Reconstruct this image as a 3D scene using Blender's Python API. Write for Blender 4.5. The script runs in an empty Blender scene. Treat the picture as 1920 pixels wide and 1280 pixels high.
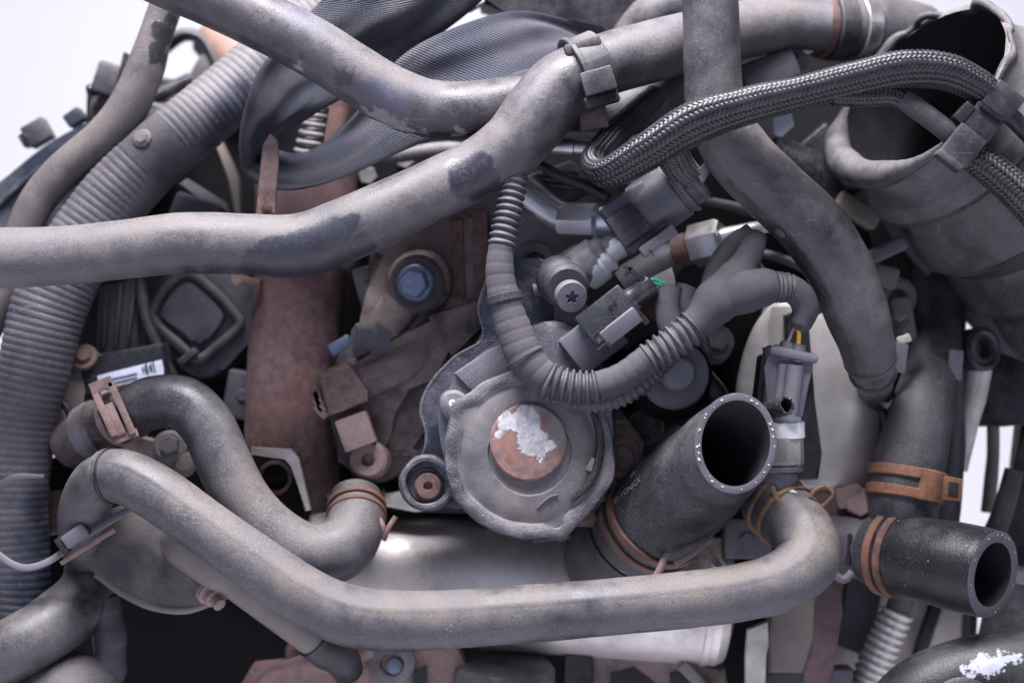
import bpy, bmesh, math, random
from mathutils import Vector, Matrix, noise

random.seed(7)
scene = bpy.context.scene
COL = scene.collection

# ---------------------------------------------------------------- camera, world, lights, exposure
S = 0.0003125            # metres per photograph pixel at one metre from the lens
CAMZ = 1.0
FOCUS = 0.965
cam = bpy.data.cameras.new('camera')
cam.sensor_width = 36.0
cam.lens = 60.0
cam.clip_start = 0.05
cam.clip_end = 50.0
cam.dof.use_dof = True
cam.dof.focus_distance = FOCUS
cam.dof.aperture_fstop = 3.2
cam_o = bpy.data.objects.new('camera', cam)
cam_o.location = (0, 0, CAMZ)
cam_o.rotation_euler = (math.radians(90), 0, 0)
COL.objects.link(cam_o)
scene.camera = cam_o

world = bpy.data.worlds.new('World')
scene.world = world
world.use_nodes = True
bg = world.node_tree.nodes['Background']
bg.inputs['Color'].default_value = (0.62, 0.70, 1.0, 1)
bg.inputs['Strength'].default_value = 0.075

def area(name, loc, target, sx, sy, energy, color):
    l = bpy.data.lights.new(name, 'AREA')
    l.shape = 'RECTANGLE'
    l.size, l.size_y = sx, sy
    l.energy = energy
    l.color = color
    o = bpy.data.objects.new(name, l)
    o.location = loc
    o.rotation_euler = (Vector(target) - Vector(loc)).to_track_quat('-Z', 'Y').to_euler()
    COL.objects.link(o)
    return o

area('softbox_above', (-0.10, 0.62, 2.0), (0, 1.02, 1.0), 0.75, 0.42, 54, (0.97, 0.945, 1.0))
area('softbox_front', (-0.50, -0.35, 1.0), (0, 1.0, 1.0), 1.1, 1.3, 4.5, (0.62, 0.68, 1.0))
area('softbox_side', (1.25, 0.35, 1.35), (0.1, 1.0, 1.0), 0.7, 0.9, 3.6, (0.74, 0.80, 1.0))
area('backdrop_light', (-0.3, 1.7, 2.6), (-0.3, 2.5, 1.1), 1.8, 0.5, 5, (0.93, 0.94, 1.0))

vs = scene.view_settings
vs.view_transform = 'Standard'
vs.look = 'None'
vs.exposure = 0.0
vs.gamma = 1.0
vs.use_curve_mapping = False

# ---------------------------------------------------------------- placing: a pixel gives a direction, d its depth in front of (+) or behind (-) one metre
def P(x, y, d=0.0):
    Y = 1.0 - d * S
    return Vector(((x - 960) * S * Y, Y, CAMZ + (640 - y) * S * Y))

def RR(r, d=0.0):
    return r * S * (1.0 - d * S)

def D(right, up, toward):
    return Vector((right, -toward, up)).normalized()

# ---------------------------------------------------------------- materials
def sock(nt, s, v):
    if isinstance(v, bpy.types.NodeSocket):
        nt.links.new(v, s)
    elif isinstance(v, (tuple, list)) and len(v) == 3 and s.type == 'RGBA':
        s.default_value = (*v, 1)
    else:
        s.default_value = v

def N(nt, typ, ins=None, **props):
    n = nt.nodes.new(typ)
    for k, v in props.items():
        setattr(n, k, v)
    for k, v in (ins or {}).items():
        sock(nt, n.inputs[k], v)
    return n

def math_(nt, op, a, b=0.0, clamp=False):
    n = N(nt, 'ShaderNodeMath', {0: a, 1: b}, operation=op)
    n.use_clamp = clamp
    return n.outputs[0]

def mix(nt, f, a, b):
    n = nt.nodes.new('ShaderNodeMix')
    n.data_type = 'RGBA'
    sock(nt, n.inputs[0], f); sock(nt, n.inputs[6], a); sock(nt, n.inputs[7], b)
    return n.outputs[2]

def ramp(nt, v, lo, hi, a=0.0, b=1.0):
    n = N(nt, 'ShaderNodeMapRange', {0: v, 1: lo, 2: hi, 3: a, 4: b})
    n.clamp = True
    return n.outputs[0]

def noi(nt, pos, scale, detail=6, rough=0.6, dist=0.0):
    n = N(nt, 'ShaderNodeTexNoise', {'Vector': pos, 'Scale': scale, 'Detail': detail, 'Roughness': rough, 'Distortion': dist})
    return n

def new_mat(name):
    m = bpy.data.materials.new(name)
    m.use_nodes = True
    nt = m.node_tree
    b = nt.nodes['Principled BSDF']
    pos = N(nt, 'ShaderNodeNewGeometry').outputs['Position']
    return m, nt, b, pos

def patch_mask(nt, pos, spots, rag=0.012, nscale=60, soft=0.0012, detail=6):
    """union of ragged blobs: spots = [(point, radius)]"""
    nz = noi(nt, pos, nscale, detail, 0.65)
    off = N(nt, 'ShaderNodeVectorMath', {0: nz.outputs['Color'], 1: (0.5, 0.5, 0.5)}, operation='SUBTRACT').outputs[0]
    off = N(nt, 'ShaderNodeVectorMath', {0: off, 3: rag * 2}, operation='SCALE')
    pp = N(nt, 'ShaderNodeVectorMath', {0: pos, 1: off.outputs[0]}, operation='ADD').outputs[0]
    out = None
    for c, r in spots:
        dd = N(nt, 'ShaderNodeVectorMath', {0: pp, 1: tuple(c)}, operation='DISTANCE').outputs['Value']
        m = ramp(nt, dd, r - soft, r + soft, 1.0, 0.0)
        out = m if out is None else math_(nt, 'MAXIMUM', out, m)
    return out

def dusty(name, base, dust, amt=0.5, rough=(0.5, 0.85), metal=0.0, top=0.25, var=0.8, speck=0.35,
          speck_col=(0.42, 0.40, 0.39), bump=0.25, tint=None, big=14, patches=(), spec=0.4, grain=1000, tint_amt=0.5):
    m, nt, b, pos = new_mat(name)
    n1 = noi(nt, pos, 75, 8, 0.65).outputs[0]
    n2 = noi(nt, pos, big, 4, 0.55, 0.4).outputs[0]
    nrm = N(nt, 'ShaderNodeNewGeometry').outputs['Normal']
    nz = N(nt, 'ShaderNodeSeparateXYZ', {0: nrm}).outputs[2]
    a = math_(nt, 'MULTIPLY', ramp(nt, n1, 0.28, 0.72, -0.5, 0.5), var * 0.75)
    c = math_(nt, 'MULTIPLY', ramp(nt, n2, 0.30, 0.70, -0.5, 0.5), var * 1.1)
    t = math_(nt, 'MULTIPLY', nz, top)
    mask = math_(nt, 'ADD', math_(nt, 'ADD', a, c), math_(nt, 'ADD', t, amt), True)
    fine = noi(nt, pos, grain, 3, 0.6).outputs[0]
    mask2 = math_(nt, 'MULTIPLY', mask, ramp(nt, fine, 0.3, 0.7, 0.50, 1.22), True)
    d2 = dust
    if tint:
        n3 = noi(nt, pos, 28, 3, 0.5, 0.6).outputs[0]
        d2 = mix(nt, math_(nt, 'MULTIPLY', ramp(nt, n3, 0.42, 0.62), tint_amt * 2, True), dust, tint)
    warm = math_(nt, 'ADD', nz, math_(nt, 'MULTIPLY', math_(nt, 'SUBTRACT', n2, 0.5), 2.2))
    warm = ramp(nt, warm, -0.15, 0.65)
    cool = mix(nt, 0.75, d2, (dust[0] * 0.80, dust[1] * 0.86, dust[2] * 1.00))
    d2 = mix(nt, warm, cool, d2)
    col = mix(nt, mask2, base, d2)
    if speck:
        vg = N(nt, 'ShaderNodeTexVoronoi', {'Vector': pos, 'Scale': 1250.0}, feature='F1')
        kg = N(nt, 'ShaderNodeSeparateColor', {0: vg.outputs['Color']}).outputs[1]
        sg = math_(nt, 'MULTIPLY', ramp(nt, vg.outputs['Distance'], 0.15, 0.38, 1.0, 0.0), ramp(nt, kg, 0.45, 0.75))
        sg = math_(nt, 'MULTIPLY', sg, ramp(nt, noi(nt, pos, 16, 4).outputs[0], 0.38, 0.64, 0.06, min(0.75, speck * 1.1)), True)
        col = mix(nt, sg, col, tuple(x * 0.85 for x in speck_col))
        vo = N(nt, 'ShaderNodeTexVoronoi', {'Vector': pos, 'Scale': 420.0}, feature='F1')
        sm = ramp(nt, vo.outputs['Distance'], 0.10, 0.20, 1.0, 0.0)
        keep = N(nt, 'ShaderNodeSeparateColor', {0: vo.outputs['Color']}).outputs[0]
        sm = math_(nt, 'MULTIPLY', sm, ramp(nt, keep, 0.86, 0.96, 0.0, 0.8))
        sm = math_(nt, 'MULTIPLY', sm, ramp(nt, noi(nt, pos, 34, 3).outputs[0], 0.52, 0.68, 0.0, speck * 1.6), True)
        col = mix(nt, sm, col, speck_col)
    st = N(nt, 'ShaderNodeMapping', {0: pos, 2: (0.5, 0.9, 0.7), 3: (40.0, 300.0, 420.0)}).outputs[0]
    scr = noi(nt, st, 1.0, 3, 0.6, 0.8).outputs[0]
    scm = math_(nt, 'MULTIPLY', ramp(nt, scr, 0.63, 0.70), ramp(nt, noi(nt, pos, 26, 3).outputs[0], 0.5, 0.62, 0.0, 0.5))
    col = mix(nt, scm, col, tuple(min(0.5, x * 1.7) for x in dust))
    r = ramp(nt, mask, 0, 1, rough[0], rough[1])
    r = math_(nt, 'ADD', r, ramp(nt, fine, 0.3, 0.7, -0.10, 0.10), True)
    for spots, pcol, prough, kw in patches:
        pm = patch_mask(nt, pos, spots, **kw)
        pc = mix(nt, ramp(nt, n1, 0.35, 0.7), pcol, tuple(min(1, x * 1.6) for x in pcol))
        sc = noi(nt, pos, 260, 4, 0.7, 1.5).outputs[0]
        pc = mix(nt, math_(nt, 'MULTIPLY', ramp(nt, sc, 0.52, 0.68), math_(nt, 'MULTIPLY', mask, 0.45), True), pc, dust)
        col = mix(nt, pm, col, pc)
        r = N(nt, 'ShaderNodeMix', {0: pm, 2: r, 3: prough}).outputs[0]
    sock(nt, b.inputs['Base Color'], col)
    sock(nt, b.inputs['Roughness'], r)
    b.inputs['Metallic'].default_value = metal
    b.inputs['Specular IOR Level'].default_value = spec
    if bump:
        h = math_(nt, 'ADD', math_(nt, 'MULTIPLY', fine, 0.6), math_(nt, 'MULTIPLY', n1, 1.2))
        bp = N(nt, 'ShaderNodeBump', {'Height': h, 'Strength': bump, 'Distance': 0.0012})
        sock(nt, b.inputs['Normal'], bp.outputs[0])
    return m

def rusty(name, dark=(0.07, 0.035, 0.03), mid=(0.20, 0.11, 0.09), bright=(0.36, 0.14, 0.06), mixb=0.5, bump=0.6, rough=0.85, dust=(0.27, 0.20, 0.19), damt=0.35):
    m, nt, b, pos = new_mat(name)
    n1 = noi(nt, pos, 160, 8, 0.7).outputs[0]
    n2 = noi(nt, pos, 30, 5, 0.6, 0.5).outputs[0]
    n3 = noi(nt, pos, 12, 4, 0.5).outputs[0]
    col = mix(nt, ramp(nt, n1, 0.32, 0.62), dark, mid)
    col = mix(nt, math_(nt, 'MULTIPLY', ramp(nt, n2, 0.48, 0.68), mixb * 1.4, True), col, bright)
    col = mix(nt, math_(nt, 'MULTIPLY', ramp(nt, n3, 0.35, 0.65), damt * 1.5, True), col, dust)
    sock(nt, b.inputs['Base Color'], col)
    b.inputs['Roughness'].default_value = rough
    b.inputs['Specular IOR Level'].default_value = 0.3
    bp = N(nt, 'ShaderNodeBump', {'Height': math_(nt, 'ADD', n1, n2), 'Strength': bump, 'Distance': 0.001})
    sock(nt, b.inputs['Normal'], bp.outputs[0])
    return m

def plain(name, col, rough=0.5, metal=0.0, spec=0.5, wear=0.15):
    m, nt, b, pos = new_mat(name)
    n1 = noi(nt, pos, 90, 6, 0.65).outputs[0]
    c = mix(nt, ramp(nt, n1, 0.3, 0.7), tuple(x * (1 - wear) for x in col), tuple(min(1, x * (1 + wear)) for x in col))
    sock(nt, b.inputs['Base Color'], c)
    sock(nt, b.inputs['Roughness'], ramp(nt, n1, 0.3, 0.7, rough * 0.85, min(1, rough * 1.15)))
    b.inputs['Metallic'].default_value = metal
    b.inputs['Specular IOR Level'].default_value = spec
    return m

TAN = (0.142, 0.124, 0.119)
GREY = (0.092, 0.087, 0.098)
BLK = (0.022, 0.022, 0.028)
NAVY = (0.040, 0.042, 0.068)

MAT = {}
MAT['hose'] = dusty('dusty rubber', (0.024, 0.024, 0.030), TAN, 0.50, var=1.15, rough=(0.34, 0.66), spec=0.5, tint=GREY, big=11)
MAT['hose_grey'] = dusty('grey dusty rubber', (0.032, 0.032, 0.040), (0.126, 0.116, 0.119), 0.50, var=1.25, rough=(0.36, 0.68), spec=0.5, tint=(0.170, 0.145, 0.128), speck=0.75, big=9)
MAT['hose_t1'] = dusty('scuffed rubber', (0.026, 0.026, 0.034), TAN, 0.53, var=1.15, rough=(0.33, 0.62), spec=0.5, tint=(0.120, 0.118, 0.145), big=10, patches=[
    ([(P(722, 232, 85), RR(24)), (P(752, 246, 75), RR(22)), (P(690, 216, 90), RR(16)), (P(790, 254, 70), RR(14)), (P(560, 128, 105), RR(12)), (P(860, 248, 60), RR(14))], (0.20, 0.195, 0.20), 0.9, dict(rag=0.012, nscale=160, soft=0.0015)),
    ([(P(645, 150, 115), RR(20)), (P(500, 92, 130), RR(12)), (P(545, 112, 130), RR(12))], (0.024, 0.024, 0.03), 0.5, dict(rag=0.014, nscale=140, soft=0.002)),
    ([(P(700, 170, 115), RR(26)), (P(745, 195, 105), RR(24))], (0.055, 0.055, 0.085), 0.42, dict(rag=0.012, nscale=60, soft=0.004))])
MAT['hose_t2'] = dusty('peeled rubber', (0.028, 0.027, 0.034), TAN, 0.56, var=1.15, rough=(0.34, 0.66), spec=0.5, tint=(0.128, 0.120, 0.130), big=10, patches=[
    ([(P(870, 335, 120), RR(36)), (P(905, 350, 120), RR(36)), (P(930, 372, 110), RR(30)), (P(895, 310, 120), RR(24)),
      (P(520, 480, 140), RR(40)), (P(570, 470, 140), RR(44)), (P(620, 445, 140), RR(44)), (P(480, 498, 130), RR(26)), (P(655, 420, 140), RR(22)), (P(500, 508, 105), RR(34)), (P(565, 510, 105), RR(38)), (P(625, 492, 105), RR(36)), (P(680, 462, 115), RR(24)), (P(930, 395, 90), RR(24)), (P(850, 312, 125), RR(20))],
     (0.020, 0.020, 0.031), 0.36, dict(rag=0.009, nscale=30, soft=0.0012, detail=4)),
    ([(P(1000, 335, 100), RR(14)), (P(1030, 315, 100), RR(12)), (P(610, 492, 130), RR(12))], (0.035, 0.035, 0.045), 0.45, dict(rag=0.012, nscale=60))])
MAT['hose_l1'] = dusty('old brown rubber', (0.05, 0.045, 0.045), (0.195, 0.165, 0.150), 0.62, tint=(0.145, 0.13, 0.125), patches=[
    ([(P(300, 60, -95), RR(20)), (P(298, 95, -95), RR(18)), (P(288, 110, -95), RR(12)), (P(312, 70, -105), RR(20)), (P(306, 112, -105), RR(16)), (P(318, 40, -105), RR(18))], (0.016, 0.016, 0.02), 0.45, dict(rag=0.007, nscale=110, soft=0.0007))])
MAT['hose_dark'] = dusty('bare black rubber', (0.018, 0.018, 0.022), (0.110, 0.104, 0.108), 0.28, rough=(0.38, 0.7), top=0.22, speck=0.8, big=12)
MAT['hose_black'] = dusty('clean black rubber', (0.011, 0.011, 0.014), (0.085, 0.080, 0.082), 0.12, rough=(0.36, 0.65), top=0.15, speck=1.0, big=12)
MAT['duct'] = dusty('dusty moulded duct', (0.034, 0.033, 0.038), (0.205, 0.182, 0.176), 0.55, rough=(0.4, 0.7), tint=(0.15, 0.15, 0.152), big=12, speck=0.4)
MAT['rubber_cut'] = dusty('cut rubber', (0.085, 0.082, 0.096), (0.15, 0.142, 0.158), 0.5, speck=0.2, top=0.1)
MAT['hose_inside'] = plain('hose bore', (0.012, 0.012, 0.015), 0.65)
MAT['hose_paint'] = dusty('paint splashed rubber', (0.012, 0.013, 0.016), (0.08, 0.078, 0.078), 0.15, rough=(0.45, 0.7), patches=[
    ([(P(1845, 1243, 150), RR(20)), (P(1870, 1240, 150), RR(18)), (P(1820, 1252, 150), RR(14)), (P(1895, 1236, 150), RR(12))], (0.30, 0.31, 0.35), 0.7, dict(rag=0.012, nscale=120, soft=0.0007))])
MAT['conduit'] = dusty('dusty corrugated plastic', (0.026, 0.028, 0.042), (0.172, 0.156, 0.156), 0.62, rough=(0.38, 0.7), top=0.3, big=8, speck=0.15, var=0.6, patches=[
    ([(P(420, 220, -120), RR(38)), (P(390, 262, -120), RR(30)), (P(455, 170, -120), RR(26)), (P(70, 1010, -60), RR(50)), (P(75, 1090, -60), RR(55)), (P(60, 950, -60), RR(38))],
     (0.022, 0.025, 0.040), 0.42, dict(rag=0.012, nscale=40, soft=0.006))])
MAT['conduit_small'] = dusty('small grey conduit', (0.022, 0.022, 0.028), (0.125, 0.116, 0.126), 0.52, rough=(0.4, 0.7), speck=0.2)
MAT['tape'] = dusty('cloth tape', (0.028, 0.027, 0.032), (0.110, 0.101, 0.110), 0.62, rough=(0.8, 0.95), var=0.4, speck=0.15, bump=0.6, grain=2600)
MAT['plastic'] = dusty('dusty black plastic', (0.020, 0.020, 0.026), (0.150, 0.136, 0.135), 0.42, rough=(0.4, 0.75), top=0.3, speck=0.3)
MAT['plastic_black'] = dusty('black plastic', (0.010, 0.010, 0.014), (0.085, 0.080, 0.086), 0.16, rough=(0.3, 0.65), speck=0.3, top=0.25)
MAT['plastic_gloss'] = dusty('glossy black plastic', (0.020, 0.020, 0.026), (0.11, 0.10, 0.11), 0.12, rough=(0.30, 0.5), speck=0.2, top=0.15, bump=0.06, spec=0.5)
MAT['plastic_grey'] = dusty('grey plastic', (0.10, 0.098, 0.118), (0.19, 0.178, 0.195), 0.45, rough=(0.45, 0.75), speck=0.1, bump=0.1)
MAT['plastic_mid'] = dusty('mid grey plastic', (0.045, 0.044, 0.055), (0.130, 0.124, 0.138), 0.42, rough=(0.42, 0.7), speck=0.15, bump=0.12)
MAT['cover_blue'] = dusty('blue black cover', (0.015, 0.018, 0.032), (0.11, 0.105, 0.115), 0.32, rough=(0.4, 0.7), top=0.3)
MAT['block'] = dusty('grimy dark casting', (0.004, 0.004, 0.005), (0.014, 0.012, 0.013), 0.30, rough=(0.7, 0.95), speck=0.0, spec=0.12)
MAT['cast'] = dusty('dirty aluminium casting', (0.060, 0.056, 0.062), (0.265, 0.240, 0.240), 0.48, rough=(0.4, 0.75), metal=0.15, var=1.2, speck=0.2, bump=0.4)
MAT['pump'] = dusty('pump casting', (0.060, 0.062, 0.082), (0.165, 0.158, 0.172), 0.50, rough=(0.4, 0.7), metal=0.2, speck=0.5, speck_col=(0.6, 0.6, 0.62), bump=0.4)
MAT['pump_cap'] = dusty('pump cap', (0.085, 0.082, 0.090), (0.200, 0.184, 0.184), 0.55, rough=(0.45, 0.75), metal=0.2, speck=0.5, speck_col=(0.6, 0.58, 0.58), tint=(0.27, 0.20, 0.16), tint_amt=0.25, bump=0.25)
MAT['pump_rim'] = dusty('oxidised pump rim', (0.050, 0.050, 0.060), (0.205, 0.195, 0.205), 0.36, rough=(0.5, 0.8), metal=0.2, var=1.6, speck=0.9, speck_col=(0.6, 0.6, 0.62), bump=0.9)
MAT['pump_flange'] = dusty('oily flange', (0.022, 0.025, 0.042), (0.20, 0.19, 0.21), 0.14, rough=(0.25, 0.6), metal=0.1, speck=0.6, var=1.2, bump=0.6)
MAT['rust'] = rusty('brown rust', (0.040, 0.022, 0.022), (0.135, 0.075, 0.064), (0.24, 0.10, 0.05), dust=(0.19, 0.14, 0.135))
MAT['rust_pink'] = rusty('dusty pink rust', (0.085, 0.050, 0.048), (0.285, 0.182, 0.168), (0.34, 0.185, 0.13), 0.35, dust=(0.33, 0.25, 0.24), damt=0.5, bump=0.9)
MAT['rust_plate'] = rusty('purple brown rust', (0.040, 0.026, 0.032), (0.140, 0.086, 0.088), (0.20, 0.105, 0.08), 0.40, bump=0.6, dust=(0.19, 0.135, 0.14), damt=0.4)
MAT['rust_orange'] = rusty('orange rust', (0.075, 0.032, 0.021), (0.22, 0.092, 0.045), (0.38, 0.165, 0.07), 0.55, dust=(0.30, 0.19, 0.14), damt=0.25, bump=0.9)
MAT['rust_dark'] = rusty('dark clamp rust', (0.05, 0.025, 0.02), (0.15, 0.07, 0.05), (0.26, 0.11, 0.06), 0.5, dust=(0.2, 0.15, 0.14), damt=0.25, rough=0.6)
MAT['brass'] = rusty('brass tinted clamp', (0.055, 0.030, 0.022), (0.17, 0.095, 0.055), (0.30, 0.18, 0.095), 0.5, rough=0.45, dust=(0.3, 0.24, 0.2), damt=0.2)
MAT['bracket'] = dusty('oily rusty casting', (0.044, 0.031, 0.030), (0.285, 0.208, 0.190), 0.54, rough=(0.35, 0.75), metal=0.1, tint=(0.125, 0.105, 0.092), speck=0.25, bump=0.9, var=1.4)
MAT['stained'] = dusty('oil stained sheet metal', (0.045, 0.044, 0.048), (0.20, 0.168, 0.145), 0.38, rough=(0.5, 0.85), metal=0.1, var=1.2, speck=0.15, bump=0.4)
MAT['steel'] = plain('dull steel', (0.45, 0.43, 0.43), 0.38, 0.85, wear=0.25)
MAT['can'] = plain('satin can metal', (0.58, 0.54, 0.515), 0.38, 0.45, wear=0.08)
MAT['alu'] = plain('bright aluminium', (0.72, 0.71, 0.76), 0.36, 0.7, wear=0.1)
MAT['pale_metal'] = plain('pale aluminium', (0.56, 0.52, 0.49), 0.45, 0.25, wear=0.25)
MAT['cylinder'] = dusty('satin cylinder', (0.62, 0.585, 0.58), (0.30, 0.265, 0.25), 0.22, rough=(0.44, 0.62), metal=0.7, var=0.7, speck=0.15, bump=0.05, top=0.25, spec=0.5)
MAT['tan_pipe'] = dusty('tan coated pipe', (0.12, 0.105, 0.095), (0.24, 0.205, 0.178), 0.5, rough=(0.45, 0.7), speck=0.1, bump=0.1)
MAT['white_paint'] = plain('white paint', (0.66, 0.66, 0.69), 0.6, wear=0.05)
MAT['bolt_blue'] = dusty('blued bolt', (0.09, 0.12, 0.19), (0.20, 0.215, 0.26), 0.35, rough=(0.3, 0.6), metal=0.5, speck=0.3)
MAT['label'] = plain('pale sticker', (0.52, 0.56, 0.68), 0.5, wear=0.15)
MAT['ink'] = plain('print ink', (0.05, 0.055, 0.075), 0.6)
MAT['print'] = plain('pale printed ink', (0.30, 0.29, 0.31), 0.7)
MAT['fibre'] = plain('white fibre', (0.50, 0.455, 0.385), 0.8, wear=0.4)
MAT['wire_green'] = plain('green wire', (0.02, 0.32, 0.16), 0.4)
MAT['wire_yellow'] = plain('yellow wire', (0.85, 0.50, 0.03), 0.4)
MAT['wire_grey'] = plain('grey wire', (0.25, 0.22, 0.21), 0.5)
MAT['salmon'] = plain('salmon rubber', (0.30, 0.185, 0.155), 0.7, wear=0.2)
MAT['braid'] = plain('braid strand', (0.024, 0.024, 0.030), 0.36, spec=0.5, wear=0.5)
MAT['braid_dust'] = dusty('dusty braid strand', (0.03, 0.029, 0.034), (0.14, 0.125, 0.122), 0.5, rough=(0.4, 0.7), speck=0)
MAT['braid_core'] = plain('braid core', (0.012, 0.012, 0.015), 0.6)
MAT['brassgreen'] = dusty('greenish fitting', (0.20, 0.20, 0.16), (0.40, 0.385, 0.33), 0.5, speck=0.2)

def mat_disc():
    m, nt, b, pos = new_mat('rusty painted disc')
    n1 = noi(nt, pos, 140, 8, 0.7).outputs[0]
    n2 = noi(nt, pos, 45, 5, 0.6, 0.4).outputs[0]
    col = mix(nt, ramp(nt, n1, 0.35, 0.62), (0.125, 0.066, 0.062), (0.235, 0.152, 0.146))
    col = mix(nt, ramp(nt, n2, 0.54, 0.66, 0.0, 0.6), col, (0.30, 0.13, 0.08))
    grey = patch_mask(nt, pos, [(P(1062, 800, 110), RR(34)), (P(1010, 762, 110), RR(16))], 0.006, 70, 0.004)
    col = mix(nt, grey, col, (0.19, 0.175, 0.175))
    w = patch_mask(nt, pos, [(P(985, 792, 110), RR(30)), (P(1000, 828, 110), RR(27)), (P(952, 790, 110), RR(20)), (P(938, 815, 110), RR(11)), (P(1010, 850, 110), RR(13)), (P(1030, 838, 110), RR(11))], 0.008, 130, 0.0006)
    col = mix(nt, w, col, mix(nt, ramp(nt, n1, 0.38, 0.58), (0.30, 0.29, 0.31), (0.56, 0.55, 0.58)))
    sock(nt, b.inputs['Base Color'], col)
    b.inputs['Roughness'].default_value = 0.75
    h = math_(nt, 'ADD', n1, math_(nt, 'MULTIPLY', w, 1.5))
    sock(nt, b.inputs['Normal'], N(nt, 'ShaderNodeBump', {'Height': h, 'Strength': 0.5, 'Distance': 0.0005}).outputs[0])
    return m
MAT['disc'] = mat_disc()

def mat_injector():
    m, nt, b, pos = new_mat('paint splashed injector')
    n1 = noi(nt, pos, 120, 6, 0.6).outputs[0]
    w = patch_mask(nt, pos, [(P(1128, 520, 40), RR(24)), (P(1148, 492, 40), RR(24)), (P(1165, 468, 40), RR(22)), (P(1108, 545, 40), RR(14)), (P(1178, 455, 40), RR(16))], 0.009, 90, 0.0007)
    col = mix(nt, w, mix(nt, ramp(nt, n1, 0.35, 0.65), (0.085, 0.083, 0.095), (0.155, 0.148, 0.162)), (0.72, 0.72, 0.75))
    sock(nt, b.inputs['Base Color'], col)
    b.inputs['Roughness'].default_value = 0.5
    b.inputs['Metallic'].default_value = 0.15
    return m
MAT['injector'] = mat_injector()

def mat_webbing():
    m, nt, b, pos = new_mat('navy webbing')
    uv = N(nt, 'ShaderNodeUVMap').outputs[0]
    wv = N(nt, 'ShaderNodeTexWave', {'Vector': uv, 'Scale': 1.0, 'Distortion': 0.25, 'Detail': 1.0, 'Detail Scale': 3.0}, wave_type='BANDS', bands_direction='DIAGONAL')
    fine = noi(nt, pos, 1600, 3).outputs[0]
    n2 = noi(nt, pos, 22, 6, 0.65, 0.3).outputs[0]
    nrm = N(nt, 'ShaderNodeNewGeometry').outputs['Normal']
    nz = N(nt, 'ShaderNodeSeparateXYZ', {0: nrm}).outputs[2]
    col = mix(nt, ramp(nt, wv.outputs['Fac'], 0.2, 0.8), (0.010, 0.012, 0.024), (0.036, 0.041, 0.072))
    dm = math_(nt, 'MULTIPLY', ramp(nt, math_(nt, 'ADD', n2, math_(nt, 'MULTIPLY', nz, 0.12)), 0.46, 0.72), ramp(nt, fine, 0.3, 0.7, 0.25, 0.75))
    col = mix(nt, dm, col, (0.115, 0.105, 0.110))
    sock(nt, b.inputs['Base Color'], col)
    b.inputs['Roughness'].default_value = 0.62
    b.inputs['Specular IOR Level'].default_value = 0.4
    b.inputs['Sheen Weight'].default_value = 0.15
    h = math_(nt, 'ADD', wv.outputs['Fac'], math_(nt, 'MULTIPLY', fine, 0.4))
    sock(nt, b.inputs['Normal'], N(nt, 'ShaderNodeBump', {'Height': h, 'Strength': 0.7, 'Distance': 0.0006}).outputs[0])
    return m
MAT['webbing'] = mat_webbing()
MAT['backdrop'] = plain('white studio paper', (0.86, 0.86, 0.90), 0.9, wear=0.01)

# ---------------------------------------------------------------- mesh helpers
WORLD = {}

def finish(name, me, mat, parent=None, smooth=True, ang=35):
    mats = mat if isinstance(mat, (list, tuple)) else [mat]
    for k in mats:
        me.materials.append(MAT[k])
    n = len(me.vertices)
    co = [0.0] * (3 * n)
    me.vertices.foreach_get('co', co)
    xs, ys, zs = co[0::3], co[1::3], co[2::3]
    loc = Vector(((min(xs) + max(xs)) / 2, (min(ys) + max(ys)) / 2, min(zs)))
    me.transform(Matrix.Translation(-loc))
    if smooth:
        me.polygons.foreach_set('use_smooth', [True] * len(me.polygons))
        me.set_sharp_from_angle(angle=math.radians(ang))
    me.update()
    o = bpy.data.objects.new(name, me)
    COL.objects.link(o)
    o.location = loc
    WORLD[o.name] = loc
    if parent is not None:
        o.parent = parent
        o.matrix_parent_inverse = Matrix.Translation(-WORLD[parent.name])
    return o

def tag(o, label, cat, group=None):
    o['label'] = label
    o['category'] = cat
    if group:
        o['group'] = group
    return o

def thing(name, label, cat, at, group=None):
    o = bpy.data.objects.new(name, None)
    o.empty_display_size = 0.02
    o.location = at
    COL.objects.link(o)
    WORLD[o.name] = Vector(at)
    return tag(o, label, cat, group)

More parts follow.
